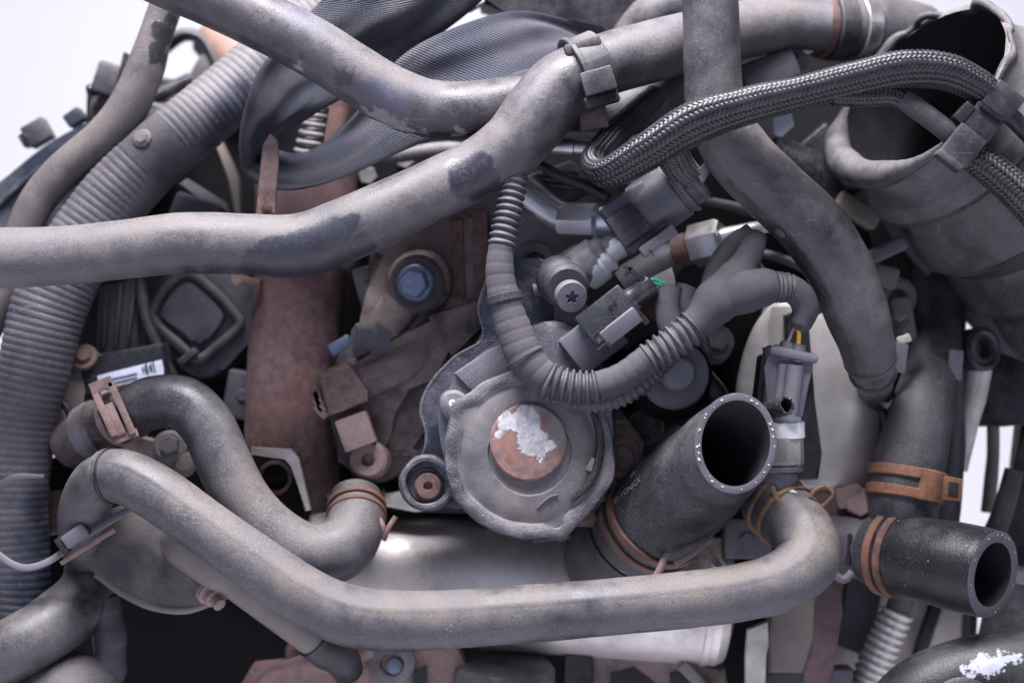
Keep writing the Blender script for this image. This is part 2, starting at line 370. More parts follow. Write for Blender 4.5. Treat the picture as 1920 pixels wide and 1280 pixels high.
class Curve:
    """smooth centre line through (x, y, d, r) control points, sampled evenly by length"""
    def __init__(self, pts, step=5.0):
        w = [P(*p[:3]) for p in pts]
        r = [RR(p[3], p[2]) for p in pts]
        n = len(w)
        pos, rad = [], []
        for i in range(n - 1):
            a, b = w[i], w[i + 1]
            a0 = w[i - 1] if i else a * 2 - b
            b1 = w[i + 2] if i + 2 < n else b * 2 - a
            ra0 = r[i - 1] if i else r[i]
            rb1 = r[i + 2] if i + 2 < n else r[i + 1]
            t1 = max((a - a0).length, 1e-6) ** 0.5
            t2 = max((b - a).length, 1e-6) ** 0.5
            t3 = max((b1 - b).length, 1e-6) ** 0.5
            m1 = ((a - a0) / t1 - (b - a0) / (t1 + t2) + (b - a) / t2) * t2
            m2 = ((b - a) / t2 - (b1 - a) / (t2 + t3) + (b1 - b) / t3) * t2
            k = max(6, int((b - a).length / (S * 2)))
            for j in range(k if i < n - 2 else k + 1):
                t = j / k
                h1, h2, h3, h4 = 2*t**3-3*t*t+1, t**3-2*t*t+t, -2*t**3+3*t*t, t**3-t*t
                pos.append(a * h1 + m1 * h2 + b * h3 + m2 * h4)
                f = t * t * (3 - 2 * t)
                rad.append(r[i] * (1 - f) + r[i + 1] * f)
        L = [0.0]
        for i in range(1, len(pos)):
            L.append(L[-1] + (pos[i] - pos[i - 1]).length)
        self.len = L[-1]
        m = max(3, int(self.len / (step * S)))
        self.p, self.r, self.s = [], [], []
        j = 0
        for i in range(m + 1):
            s = self.len * i / m
            while j < len(L) - 2 and L[j + 1] < s:
                j += 1
            t = (s - L[j]) / max(L[j + 1] - L[j], 1e-9)
            self.p.append(pos[j].lerp(pos[j + 1], t))
            self.r.append(rad[j] + (rad[j + 1] - rad[j]) * t)
            self.s.append(s)
        self.t = []
        for i in range(m + 1):
            self.t.append((self.p[min(i + 1, m)] - self.p[max(i - 1, 0)]).normalized())
        up = Vector((0, -1, 0)) if abs(self.t[0].y) < 0.9 else Vector((0, 0, 1))
        u = (up - self.t[0] * up.dot(self.t[0])).normalized()
        self.u = [u]
        for i in range(1, m + 1):
            u = self.u[-1]
            u = (u - self.t[i] * u.dot(self.t[i])).normalized()
            self.u.append(u)
        self.v = [self.t[i].cross(self.u[i]) for i in range(m + 1)]
        self.n = m + 1
    def near(self, x, y):
        best, bi = 1e9, 0
        for i, q in enumerate(self.p):
            px = 960 + q.x / (S * q.y)
            py = 640 - (q.z - CAMZ) / (S * q.y)
            e = (px - x) ** 2 + (py - y) ** 2
            if e < best:
                best, bi = e, i
        return bi
    def at(self, f):
        return min(self.n - 1, max(0, int(round(f * (self.n - 1)))))

class B:
    """collects shapes for one mesh"""
    def __init__(self):
        self.v, self.f, self.uv, self.mi = [], [], [], []
        self.cur = 0
    def add(self, vs, fs, uvs=None):
        o = len(self.v)
        self.v += [tuple(x) for x in vs]
        for k, f in enumerate(fs):
            self.f.append([i + o for i in f])
            self.uv.append(uvs[k] if uvs else None)
            self.mi.append(self.cur)
        return self
    def obj(self, name, mat, parent=None, smooth=True, ang=35):
        me = bpy.data.meshes.new(name)
        me.from_pydata(self.v, [], self.f)
        if any(u is not None for u in self.uv):
            l = me.uv_layers.new(name='UVMap')
            k = 0
            for f, u in zip(self.f, self.uv):
                for q in range(len(f)):
                    l.data[k].uv = u[q] if u else (0, 0)
                    k += 1
        me.polygons.foreach_set('material_index', self.mi)
        return finish(name, me, mat, parent, smooth, ang)
    def rings(self, rings, close=True, capa=False, capb=False, flip=False):
        n = len(rings[0])
        vs = [p for r in rings for p in r]
        fs = []
        for i in range(len(rings) - 1):
            for j in range(n if close else n - 1):
                k = (j + 1) % n
                q = [i * n + j, i * n + k, (i + 1) * n + k, (i + 1) * n + j]
                fs.append(q[::-1] if flip else q)
        if capa:
            fs.append([j for j in range(n)][::-1])
        if capb:
            fs.append([(len(rings) - 1) * n + j for j in range(n)])
        return self.add(vs, fs)
    # swept hose
    def tube(self, c, i0=0, i1=None, seg=28, rib=None, lump=0.012, wall=None, bore=None, cap0=True, cap1=True, flat=1.0, rscale=1.0, rag=0.0, cut=None, add=0.0, seam=None):
        i1 = c.n - 1 if i1 is None else i1
        rings = []
        for i in range(i0, i1 + 1):
            r = c.r[i] * rscale + add
            k = 1.0
            if rib:
                pitch, amp = rib[0] * S, rib[1]
                ph = (c.s[i] / pitch) % 1.0
                k += amp * (max(-1, min(1, 1.7 * math.sin(2 * math.pi * ph)))) if len(rib) < 3 else -amp * 2 * max(0.0, 1 - abs(ph - 0.5) / 0.24)
            ring = []
            for j in range(seg):
                a = 2 * math.pi * j / seg
                dv = c.u[i] * math.cos(a) * flat + c.v[i] * math.sin(a)
                q = c.p[i] + dv * r
                kk = k + (lump * noise.noise(q * 22) if lump else 0) + (lump * 0.5 * noise.noise(q * 70) if lump else 0)
                ring.append(c.p[i] + dv * (r * kk + (1.3 * S if seam is not None and j == seam else 0)))
            rings.append(ring)
        if rag or cut:
            m = min(len(rings) - 1, int((1.6 if cut else 0.5) * c.r[i1] / max(1e-6, c.len / c.n)))
            last = [p.copy() for p in rings[-1]]
            for q in range(m + 1):
                w = (1 - q / max(1, m)) ** 1.0
                ring = rings[-1 - q]
                for j in range(seg):
                    e = noise.noise(Vector((math.cos(2*math.pi*j/seg) * 3.2, math.sin(2*math.pi*j/seg) * 3.2, c.r[i1] * 900))) * rag * S if rag else 0
                    if cut:
                        e += (last[j] - c.p[i1]).dot(-Vector(cut) / c.t[i1].dot(Vector(cut)))
                    ring[j] = ring[j] + c.t[i1] * e * w
        if wall:
            self.rings(rings, capa=cap0)
            end = rings[-1]
            ctr = sum(end, Vector()) / seg
            th = wall * S
            inn = [p + (ctr - p).normalized() * th for p in end]
            mid = [(p + q) / 2 + c.t[i1] * th * 0.10 for p, q in zip(end, inn)]
            self.cur = 1
            self.rings([end, mid, inn])
            self.cur = 2
            back = []
            depth = (bore or 150) * S
            m = 8
            for q in range(m + 1):
                f = q / m
                # follow the hose back inside
                s = c.s[i1] - depth * f - (40 * S if cut else 0)
                ii = max(0, min(c.n - 1, int(s / c.len * (c.n - 1))))
                if q == 0:
                    back.append(inn)
                else:
                    rr = max(0.2 * c.r[ii], c.r[ii] * rscale - th)
                    back.append([c.p[ii] + (c.u[ii] * math.cos(2*math.pi*j/seg) * flat + c.v[ii] * math.sin(2*math.pi*j/seg)) * rr for j in range(seg)])
            self.rings(back, capb=True)
            self.cur = 0
        else:
            self.rings(rings, capa=cap0, capb=cap1)
        return self
    # band round a hose between two sample indices
    def band(self, c, i, width, thick, seg=40, a0=0.0, a1=360.0, off=0.0, rscale=1.0):
        p, t, u, v, r = c.p[i] + c.t[i] * off * S, c.t[i], c.u[i], c.v[i], c.r[i] * rscale
        w, th = width * S / 2, thick * S
        full = abs(a1 - a0) >= 359.9
        n = seg if full else seg + 1
        bev = min(w, th) * 0.3
        prof = [(-w, 0.0), (-w, th - bev), (-w + bev, th), (w - bev, th), (w, th - bev), (w, 0.0)]
        rings = []
        for j in range(n):
            a = math.radians(a0 + (a1 - a0) * j / seg)
            dv = u * math.cos(a) + v * math.sin(a)
            rings.append([p + t * h + dv * (r + k) for h, k in prof])
        if full:
            rings.append(rings[0])
        m = len(prof)
        vs = [q for rg in rings for q in rg]
        fs = []
        for i2 in range(len(rings) - 1):
            for j in range(m):
                k = (j + 1) % m
                fs.append([i2*m+j, (i2+1)*m+j, (i2+1)*m+k, i2*m+k])
        if not full:
            fs.append(list(range(m)))
            fs.append([(len(rings)-1)*m+j for j in range(m)][::-1])
        return self.add(vs, fs)
    # turned shape, profile = [(radius, height)] in pixels along axis
    def lathe(self, o, axis, prof, seg=36, d=0.0, sx=1.0, lump=0.0, lobes=()):
        a = Vector(axis).normalized()
        up = Vector((0, 0, 1)) if abs(a.z) < 0.9 else Vector((1, 0, 0))
        u = (up - a * up.dot(a)).normalized()
        v = a.cross(u)
        k = S * (1 - d * S)
        def lob(r, j):
            t = 360.0 * j / seg
            return r + sum(am * math.exp(-(((t - c + 180) % 360 - 180) / wd) ** 2) for c, am, wd in lobes) if r > 125 else r
        rings = []
        for r, h in prof:
            rings.append([o + a * h * k + (u * math.cos(2*math.pi*j/seg) + v * math.sin(2*math.pi*j/seg) * sx) * max(lob(r, j), 0.01) * k for j in range(seg)])
        if lump:
            rings = [[p + (u * noise.noise(p * 90) + a * noise.noise(p * 130 + Vector((5, 1, 2))) + v * noise.noise(p * 90 + Vector((9, 3, 7)))) * lump * k for p in rg] for rg in rings]
        return self.rings(rings, capa=True, capb=True)
    def bm(self, bm):
        bmesh.ops.recalc_face_normals(bm, faces=bm.faces)
        bm.verts.index_update()
        self.add([v.co for v in bm.verts], [[v.index for v in f.verts] for f in bm.faces])
        bm.free()
        return self
    # outline in pixels on a plane at depth d, made solid backwards
    def prism(self, poly, d, thick, bevel=3.0, tilt=(0, 0), smooth=False, seg=2, holes=None):
        if smooth:
            out = []
            n = len(poly)
            for i in range(n):
                a, b, c2, e = poly[i-1], poly[i], poly[(i+1) % n], poly[(i+2) % n]
                for q in range(5):
                    t = q / 5
                    out.append(tuple(0.5*((2*b[k])+(-a[k]+c2[k])*t+(2*a[k]-5*b[k]+4*c2[k]-e[k])*t*t+(-a[k]+3*b[k]-3*c2[k]+e[k])*t**3) for k in (0, 1)))
            poly = out
        cx = sum(p[0] for p in poly) / len(poly)
        cy = sum(p[1] for p in poly) / len(poly)
        bm = bmesh.new()
        fr = [bm.verts.new(P(x, y, d + tilt[0]*(x-cx) + tilt[1]*(y-cy))) for x, y in poly]
        k = thick * S
        bk = [bm.verts.new(v.co + Vector((0, k, 0))) for v in fr]
        ff = bm.faces.new(fr)
        bm.faces.new(bk[::-1])
        n = len(fr)
        for i in range(n):
            j = (i + 1) % n
            bm.faces.new([fr[j], fr[i], bk[i], bk[j]])
        if bevel:
            bmesh.ops.bevel(bm, geom=list(ff.edges), offset=bevel * S, segments=seg, affect='EDGES', profile=0.6, clamp_overlap=True)
        return self.bm(bm)
    # box: rot = turn in the picture (degrees, anticlockwise), yaw about the vertical, roll about own long axis
    def box(self, x, y, d, w, h, t, rot=0, yaw=0, roll=0, bevel=3.0, taper=None, seg=2):
        bm = bmesh.new()
        bmesh.ops.create_cube(bm, size=1.0)
        k = S * (1 - d * S)
        for v in bm.verts:
            f = 1.0
            if taper and v.co.x > 0:
                f = taper
            v.co = Vector((v.co.x * w * k, v.co.y * t * k * f, v.co.z * h * k * f))
        if bevel:
            bmesh.ops.bevel(bm, geom=list(bm.edges), offset=bevel * S, segments=seg, affect='EDGES', profile=0.5, clamp_overlap=True)
        M_ = Matrix.Rotation(math.radians(yaw), 4, 'Z') @ Matrix.Rotation(-math.radians(rot), 4, 'Y') @ Matrix.Rotation(math.radians(roll), 4, 'X')
        o = P(x, y, d)
        for v in bm.verts:
            v.co = M_ @ v.co + o
        return self.bm(bm)

def hexprof(r):
    return r

def hexhead(b, o, axis, r, h, d=0.0, turn=0.0, cham=0.12):
    a = Vector(axis).normalized()
    up = Vector((0, 0, 1)) if abs(a.z) < 0.9 else Vector((1, 0, 0))
    u = (up - a * up.dot(a)).normalized()
    v = a.cross(u)
    k = S * (1 - d * S)
    rings = []
    for rr, hh in ((r, 0), (r, h * (1 - cham)), (r * 0.88, h), (r * 0.3, h)):
        rings.append([o + a * hh * k + (u * math.cos(turn + math.pi/3*j) + v * math.sin(turn + math.pi/3*j)) * rr * k for j in range(6)])
    return b.rings(rings, capa=True, capb=True)

def hose(name, label, pts, mat, group=None, cat='hose', step=5, **kw):
    c = Curve(pts, step)
    b = B().tube(c, **kw)
    o = b.obj(name, mat, None, ang=50)
    tag(o, label, cat, group)
    return o, c

FACE = D(0, 0, 1)

# ================================================================= the setting
b = B()
prof = [(-0.6, 0.30)]
prof += [(1.75, 0.30)] + [(1.75 + 0.7 * math.sin(a), 1.0 - 0.7 * math.cos(a)) for a in [math.radians(x) for x in range(6, 91, 6)]] + [(2.45, 3.4)]
rings = [[Vector((x, y, z)) for x in (-3.2, 3.2)] for y, z in prof]
b.rings(rings, close=False)
o = b.obj('backdrop', 'backdrop')
o['kind'] = 'structure'

# ================================================================= engine block, standing on the studio floor
eb = thing('engine_block', 'grimy black engine block standing behind all the hoses', 'engine block', P(960, 2631, -500))
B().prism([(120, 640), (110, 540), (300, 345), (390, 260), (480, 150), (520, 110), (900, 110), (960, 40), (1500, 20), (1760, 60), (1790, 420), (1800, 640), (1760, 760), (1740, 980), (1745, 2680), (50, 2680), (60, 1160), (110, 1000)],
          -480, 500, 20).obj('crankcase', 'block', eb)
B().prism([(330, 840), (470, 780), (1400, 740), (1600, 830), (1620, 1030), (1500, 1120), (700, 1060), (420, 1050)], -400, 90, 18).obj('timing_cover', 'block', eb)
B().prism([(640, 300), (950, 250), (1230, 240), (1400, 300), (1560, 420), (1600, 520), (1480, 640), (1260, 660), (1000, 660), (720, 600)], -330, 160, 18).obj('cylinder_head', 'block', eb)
for (x, y) in ((690, 330), (760, 300), (1180, 270), (1380, 330), (1500, 560), (520, 1010), (1450, 1060)):
    q = B(); hexhead(q, P(x, y, -325 if y < 600 else -398), FACE, 20, 14, turn=random.random())
    q.obj('bolt', 'cast', eb)

# ================================================================= rear left: cover, brackets, salmon hose
cv = thing('engine_cover', 'blue-black moulded cover with clips behind the old brown hose', 'cover', P(80, 430, -300))
B().prism([(-40, 430), (-30, 370), (20, 325), (90, 270), (170, 228), (225, 222), (240, 260), (160, 330), (110, 400), (100, 470), (-40, 500)], -300, 160, 14, smooth=True).obj('shell', 'cover_blue', cv)
B().tube(Curve([(-20, 400, -292, 6), (40, 345, -292, 6), (120, 285, -292, 6), (205, 245, -292, 6)])).obj('rib', 'cover_blue', cv)
q = B().box(72, 250, -330, 46, 42, 40, rot=30); q.box(52, 262, -330, 22, 26, 30, rot=30); q.obj('clip', 'plastic', cv)
B().box(142, 222, -330, 34, 26, 40, rot=35).obj('clip', 'cover_blue', cv)
bk = thing('sensor_bracket', 'small dark bracket with knob beside the peeled brown hose', 'bracket', P(200, 185, -330))
B().box(205, 150, -330, 48, 60, 50, rot=-18, bevel=8).obj('body', 'plastic', bk)
B().lathe(P(180, 168, -330), D(-1, -0.2, 0.3), [(10, -10), (13, 0), (13, 14), (8, 20)], 20).obj('knob', 'plastic_black', bk)
B().box(232, 138, -310, 9, 74, 40, rot=-12, bevel=2).obj('tab', 'plastic_black', bk)
rb = thing('rear_bracket', 'dark blurred steel bracket loop behind the corrugated conduit', 'bracket', P(360, 220, -420))
B().tube(Curve([(300, 95, -430, 13), (345, 66, -430, 12), (378, 74, -430, 12), (402, 108, -430, 12), (418, 150, -430, 12), (425, 210, -430, 12)]), flat=2.0).obj('loop', 'plastic', rb)
B().box(320, 168, -440, 130, 34, 60, rot=-8, bevel=5).obj('arm', 'plastic_black', rb)
B().box(300, 212, -440, 150, 46, 60, rot=12, bevel=8).obj('base', 'cover_blue', rb)
B().box(385, 150, -450, 50, 80, 60, rot=-30, bevel=6).obj('gusset', 'plastic', rb)
hose('salmon_hose', 'blurred salmon pink hose end behind the scuffed upper hose', [(400, 60, -470, 52), (430, 88, -460, 56), (455, 120, -455, 56), (500, 190, -460, 52)], 'salmon')
cb = thing('coil_bracket', 'beige angled strap bracket in the dark behind the corrugated conduit', 'bracket', P(430, 420, -360))
B().prism([(398, 262), (412, 258), (446, 330), (452, 412), (440, 412), (432, 336)], -330, 30, 3).obj('upright', 'tan_pipe', cb)
B().prism([(335, 345), (350, 335), (420, 378), (430, 400), (350, 400), (340, 392), (400, 388)], -345, 24, 3).obj('strut', 'plastic', cb)
for k, (x, y) in enumerate(((360, 425), (230, 420))):
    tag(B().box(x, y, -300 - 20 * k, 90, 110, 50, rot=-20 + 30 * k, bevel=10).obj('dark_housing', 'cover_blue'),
        ('dark housing in the gap right of the corrugated conduit', 'dark housing tucked behind the corrugated conduit bend')[k], 'housing')

# ================================================================= hoses of the upper left
hose('coolant_hose', 'old brown hose with a peeled black patch beside the white backdrop',
     [(330, -40, -120, 30), (296, 55, -120, 31), (268, 140, -125, 36), (236, 208, -130, 38), (190, 262, -130, 37), (122, 318, -130, 35), (72, 375, -130, 34), (42, 440, -135, 32), (20, 520, -145, 32), (-30, 620, -160, 32)], 'hose_l1')

cc = thing('corrugated_conduit', 'wide dusty corrugated conduit curving down beside the engine', 'conduit', P(40, 1300, -100))
C = Curve([(620, 20, -220, 56), (540, 78, -210, 58), (460, 150, -180, 60), (380, 218, -155, 61), (300, 285, -135, 63), (215, 372, -125, 66), (150, 462, -118, 68), (98, 560, -110, 72), (66, 680, -105, 68), (42, 800, -102, 62), (32, 950, -100, 58), (36, 1090, -100, 58), (24, 1210, -100, 56), (0, 1360, -100, 56)], 2.6)
a, e = C.near(330, 262), C.near(268, 312)
B().tube(C, 0, a, rib=(14, 0.014, 1), seg=40).obj('upper_tube', 'conduit', cc, ang=60)
B().tube(C, a, e, seg=40, rscale=0.99).obj('taped_section', 'conduit_small', cc, ang=60)
B().tube(C, e, None, rib=(14, 0.014, 1), seg=40).obj('lower_tube', 'conduit', cc, ang=60)
q = B().lathe(P(268, 262, -80), D(-0.3, 0.5, 1), [(20, -20), (20, 6), (15, 10)], 20)
hexhead(q, P(268, 262, -76), D(-0.3, 0.5, 1), 13, 10); q.obj('clip_bolt', 'cast', cc)

# ================================================================= lifting strap
def strap():
    sec = [((690, -120, 10), (1010, -120, -30)), ((600, 5, -5), (895, 12, -60)), ((535, 70, -15), (780, 100, -80)), ((486, 130, -25), (665, 172, -75)), ((460, 200, -30), (575, 222, -75)),
           ((450, 270, -30), (500, 268, -105)), ((458, 322, -40), (476, 300, -120)), ((490, 348, -50), (500, 285, -125)), ((550, 350, -50), (560, 285, -110)), ((650, 328, -45), (630, 250, -85)), ((760, 282, -40), (690, 190, -60)),
           ((880, 232, -30), (755, 105, -40)), ((1000, 175, -25), (860, 48, -30)), ((1090, 130, -50), (970, 20, -35)), ((1170, 120, -110), (1085, 45, -90)), ((1240, 130, -180), (1190, 70, -190))]
    A = Curve([(x, y, d, 1) for (x, y, d), _ in sec], 4)
    Z = Curve([(x, y, d, 1) for _, (x, y, d) in sec], 4)
    n, m = 260, 22
    def samp(c, f):
        k = f * (c.n - 1); i = min(c.n - 2, int(k)); return c.p[i].lerp(c.p[i + 1], k - i)
    # parameter by section so that the edges stay paired
    ia = [A.near(*s[0][:2]) for s in sec]; iz = [Z.near(*s[1][:2]) for s in sec]
    ia[0] = iz[0] = 0; ia[-1] = A.n - 1; iz[-1] = Z.n - 1
    for L in (ia, iz):
        for k in range(1, len(L)):
            L[k] = max(L[k], L[k - 1] + 1)
    def idx(L, f):
        k = f * (len(L) - 1); i = min(len(L) - 2, int(k)); return L[i] + (L[i + 1] - L[i]) * (k - i)
    rows = []
    for i in range(n + 1):
        f = i / n
        pa, pz = samp(A, min(1, idx(ia, f) / (A.n - 1))), samp(Z, min(1, idx(iz, f) / (Z.n - 1)))
        rows.append((pa, pz))
    grid = []
    for i in range(n + 1):
        pa, pz = rows[i]
        tng = ((rows[min(n, i + 1)][0] + rows[min(n, i + 1)][1]) - (rows[max(0, i - 1)][0] + rows[max(0, i - 1)][1]))
        nn = (pz - pa).cross(tng)
        nn = nn.normalized() if nn.length > 1e-9 else Vector((0, -1, 0))
        row = []
        for j in range(m + 1):
            g = j / m
            q = pa.lerp(pz, g)
            edge = 1.7 if j in (1, m - 1) else (1.0 if 0 < j < m else 0.5)
            h = 34 * S * math.sin(math.pi * g) * noise.noise(Vector((i * 0.022, 0.3, 1))) + 16 * S * noise.noise(Vector((i * 0.018, g * 3.2 + i * 0.012, 5))) + 4 * S * noise.noise(Vector((i * 0.07, g * 6, 9)))
            row.append((q + nn * h, nn * 2.6 * S * edge))
        grid.append(row)
    b = B()
    fr = [[p + t for p, t in r] for r in grid]
    bk = [[p - t for p, t in r] for r in grid]
    allv = [p for r in fr for p in r] + [p for r in bk for p in r]
    off = (n + 1) * (m + 1)
    fs, us = [], []
    ix = lambda i, j: i * (m + 1) + j
    U = lambda i, j: (i / n * 190.0, j / m * 9.0)
    for i in range(n):
        for j in range(m):
            fs.append([ix(i, j), ix(i, j+1), ix(i+1, j+1), ix(i+1, j)]); us.append([U(i, j), U(i, j+1), U(i+1, j+1), U(i+1, j)])
            fs.append([off+ix(i, j), off+ix(i+1, j), off+ix(i+1, j+1), off+ix(i, j+1)]); us.append([U(i, j), U(i+1, j), U(i+1, j+1), U(i, j+1)])
        for j in (0, m):
            fs.append([ix(i, j), ix(i+1, j), off+ix(i+1, j), off+ix(i, j)]); us.append([U(i, j)]*4)
    for i in (0, n):
        for j in range(m):
            fs.append([ix(i, j), ix(i, j+1), off+ix(i, j+1), off+ix(i, j)]); us.append([U(i, j)]*4)
    b.add(allv, fs, us)
    o = b.obj('lifting_strap', 'webbing', ang=60)
    tag(o, 'folded navy woven webbing strap looped behind the scuffed hose', 'strap')
strap()

rl = thing('rusty_lever', 'thin dusty pink rusty lever standing inside the strap loop', 'lever', P(500, 400, -130))
B().prism([(492, 272), (506, 250), (520, 262), (522, 300), (516, 400), (480, 402), (486, 340)], -8, 14, 3, smooth=False).obj('blade', 'rust_pink', rl)
B().lathe(P(500, 390, -6), FACE, [(9, -6), (9, 4), (6, 6)], 16).obj('pivot', 'rust', rl)
sp = thing('valve_spring', 'small pale coil spring seen through the strap loop', 'spring', P(585, 300, -230))
B().tube(Curve([(575 + 22 * math.cos(k * 0.7) + k * 0.5, 290 - k * 1.9, -200 + 20 * math.sin(k * 0.7), 5) for k in range(48)], 4), seg=10).obj('coil', 'cast', sp)
B().lathe(P(575, 296, -200), D(0, 1, 0.2), [(30, -10), (30, 0), (12, 4)], 24).obj('seat', 'rust', sp)
tag(B().tube(Curve([(640, 190, -180, 20), (632, 250, -180, 22), (622, 330, -190, 22)])).obj('steel_tube', 'rust'), 'brown steel tube standing beside the small coil spring', 'tube')

# ================================================================= main hoses
o1, CT1 = hose('coolant_hose', 'scuffed thick hose crossing over the navy strap from the top left',
     [(200, -95, 95, 52), (280, -52, 92, 53), (370, -15, 90, 54), (465, 27, 85, 55), (590, 92, 75, 55), (675, 145, 65, 55), (735, 180, 55, 55), (800, 203, 45, 54), (880, 206, 35, 53), (960, 192, 15, 52), (1040, 165, -20, 50), (1110, 140, -80, 46)], 'hose_t1', seg=64, step=4, lump=0.022, seam=9)
i = CT1.near(775, 198)
B().band(CT1, i, 3.5, 1.0, seg=48).obj('moulding_seam', 'hose_t1', o1)

o2, CT2 = hose('coolant_hose', 'long thick hose with dark peeled patches running from the left edge to the black clip',
     [(-70, 486, 92, 57), (0, 484, 92, 57), (120, 479, 95, 56), (230, 468, 95, 55), (350, 456, 90, 58), (470, 458, 85, 57), (560, 460, 80, 60), (680, 418, 80, 60), (800, 362, 75, 57), (890, 318, 70, 56), (958, 274, 70, 62), (1008, 215, 65, 66), (1045, 168, 58, 63), (1090, 138, 48, 59), (1150, 116, 34, 58), (1230, 95, 5, 58), (1310, 74, -50, 56), (1400, 55, -90, 54), (1480, 44, -110, 50), (1552, 48, -112, 48)], 'hose_t2', seg=64, step=4, lump=0.026, seam=54)
B().tube(Curve([(915, 285, 62, 40), (945, 312, 68, 42), (960, 338, 76, 30), (964, 352, 80, 26)]), lump=0.03).obj('branch_stub', 'hose_t2', o2)

cl = thing('hose_clip', 'black plastic clip gripping the peeled hose near the strap end', 'clip', P(1110, 200, 60))
i = CT2.near(1103, 134)
B().band(CT2, i, 58, 9).obj('band', 'plastic', cl)
B().band(CT2, i, 10, 14, off=-24).obj('ridge', 'plastic', cl)
B().box(1122, 153, 125, 62, 46, 26, rot=16, bevel=4).obj('latch', 'plastic', cl)
B().box(1128, 188, 110, 66, 22, 30, rot=16, bevel=3).obj('latch_foot', 'plastic_black', cl)
B().lathe(P(1094, 150, 128), FACE, [(5, -4), (5, 3), (3, 5)], 14).obj('rivet', 'plastic', cl)
B().box(1092, 88, 84, 70, 22, 40, rot=18, bevel=5).obj('hinge', 'plastic', cl)
B().box(1112, 222, 20, 52, 44, 30, rot=10, bevel=4).obj('lower_tab', 'bracket', cl)

o3, CT3 = hose('coolant_hose', 'thick hose descending under the braided sleeve towards the grey plug',
     [(1326, -70, 130, 53), (1333, 30, 130, 53), (1336, 130, 122, 54), (1345, 215, 112, 57), (1385, 288, 105, 62), (1450, 356, 98, 63), (1524, 428, 88, 64), (1575, 505, 75, 62), (1606, 585, 60, 60), (1626, 650, 30, 52), (1636, 692, -20, 42), (1640, 722, -90, 34), (1642, 745, -150, 30)], 'hose', seg=64, step=4, lump=0.024, seam=8)
B().band(CT3, CT3.near(1632, 672), 8, 3).obj('moulding_ring', 'hose', o3)
B().band(CT3, CT3.near(1638, 694), 10, 4).obj('moulding_ring', 'hose_dark', o3)
B().lathe(P(1462, 440, 135), D(-0.4, -0.5, 1), [(12, -20), (11, -12), (5, -10)], 18).obj('mould_mark', 'hose', o3)

hose('coolant_hose', 'short dark hose curving behind the clipped hose at the top', [(1150, 130, -210, 34), (1185, 70, -190, 38), (1225, 30, -170, 42), (1290, 2, -160, 44), (1380, -30, -160, 44)], 'hose_grey')

dk = thing('intake_pipe', 'dusty intake pipe with a grey band meeting the torn bellows duct', 'pipe', P(1600, 100, -110))
C = Curve([(1380, 40, -160, 62), (1460, 40, -175, 62), (1545, 48, -200, 56), (1612, 52, -228, 58), (1668, 56, -268, 62), (1720, 72, -320, 64)])
B().tube(C).obj('pipe', 'hose', dk)
B().band(C, C.near(1608, 52), 34, 6).obj('metal_band', 'steel', dk)
B().band(C, C.near(1568, 50), 40, 9).obj('rubber_cuff', 'hose_dark', dk)
B().band(C, C.near(1540, 47), 14, 6).obj('wire_clamp', 'rust', dk)
tag(B().prism([(880, -60), (1300, -60), (1290, 10), (1190, 60), (1050, 62), (960, 20), (900, 5)], -230, 120, 12).obj('dark_cover', 'plastic_black'), 'black moulded cover above the strap end at the top', 'cover')
tag(B().box(888, 4, -160, 36, 26, 30, rot=30, bevel=4).obj('pale_glimpse', 'label'), 'small pale piece standing for backdrop seen between the strap and the black cover', 'tab')  # pale box stands for the white backdrop glimpsed through the gap

# ================================================================= torn intake ducts, upper right
def W2P(v, r):
    return (960 + v.x / (S * v.y), 640 - (v.z - CAMZ) / (S * v.y), (1 - v.y) / S, r)
bw = thing('bellows_duct', 'large torn bellows intake duct whose open mouth the braided sleeve crosses', 'duct', P(1900, 640, -200))
C = Curve([(2180, 620, -360, 214), (2050, 490, -262, 212), (1930, 370, -172, 208), (1830, 270, -97, 204), (1762, 203, -46, 202), (1727, 168, -20, 204)], 3.0)
for i in range(C.n):
    q = (C.len - C.s[i]) / S
    q += 6 * math.sin(q * 0.02)
    ph = ((q - 128) % 150) / 150
    if q < 40:
        f = 0.97
    else:
        f = 0.84 + 0.26 * ph ** 0.65
        if ph > 0.90:
            f -= 0.5 * (ph - 0.90) ** 2 / 0.1
        if ph < 0.10 and q > 100:
            f = 1.085 - (1.085 - 0.898) * (0.5 - 0.5 * math.cos(math.pi * ph / 0.10))
        if q < 90:
            f = 0.97 + (f - 0.97) * (q - 40) / 50
    C.r[i] *= f
B().tube(C, seg=88, wall=12, bore=560, rag=0, lump=0.022).obj('bellows', ['duct', 'duct', 'hose_inside'], bw, ang=50)
pts = []
for k in range(65):
    a = 2 * math.pi * k / 64
    q = C.p[-1] + (C.u[-1] * math.cos(a) + C.v[-1] * math.sin(a)) * (C.r[-1] * 0.985)
    px, py, pd, _ = W2P(q, 0)
    f = max(0.0, min(1.0, (py - 190) / 120)) * max(0.0, min(1.0, (1740 - px) / 120))
    up = max(0.0, min(1.0, (150 - py) / 80))
    zig = 7 * math.sin(9 * a) + 9 * math.sin(5 * a + 1) + 5 * math.sin(17 * a)
    q = q + C.t[-1] * S * (3 * math.sin(3 * a + 1) + zig * up)
    pts.append(W2P(q, 8 + 22 * f + 2.0 * math.sin(5 * a) + 1.5 * math.sin(11 * a + 2)))
B().tube(Curve(pts, 4), seg=20, lump=0.08).obj('rolled_lip', 'plastic', bw)
B().prism([(1782, 330), (1796, 290), (1835, 252), (1852, 272), (1838, 316), (1806, 345)], 122, 6, 1.5, tilt=(0.5, -0.4)).obj('torn_flap', 'duct', bw)
bar = B().prism([(1590, 325), (1655, 330), (1720, 410), (1830, 530), (1960, 650), (1960, 735), (1880, 672), (1780, 565), (1690, 462)], -262, 16, 3)
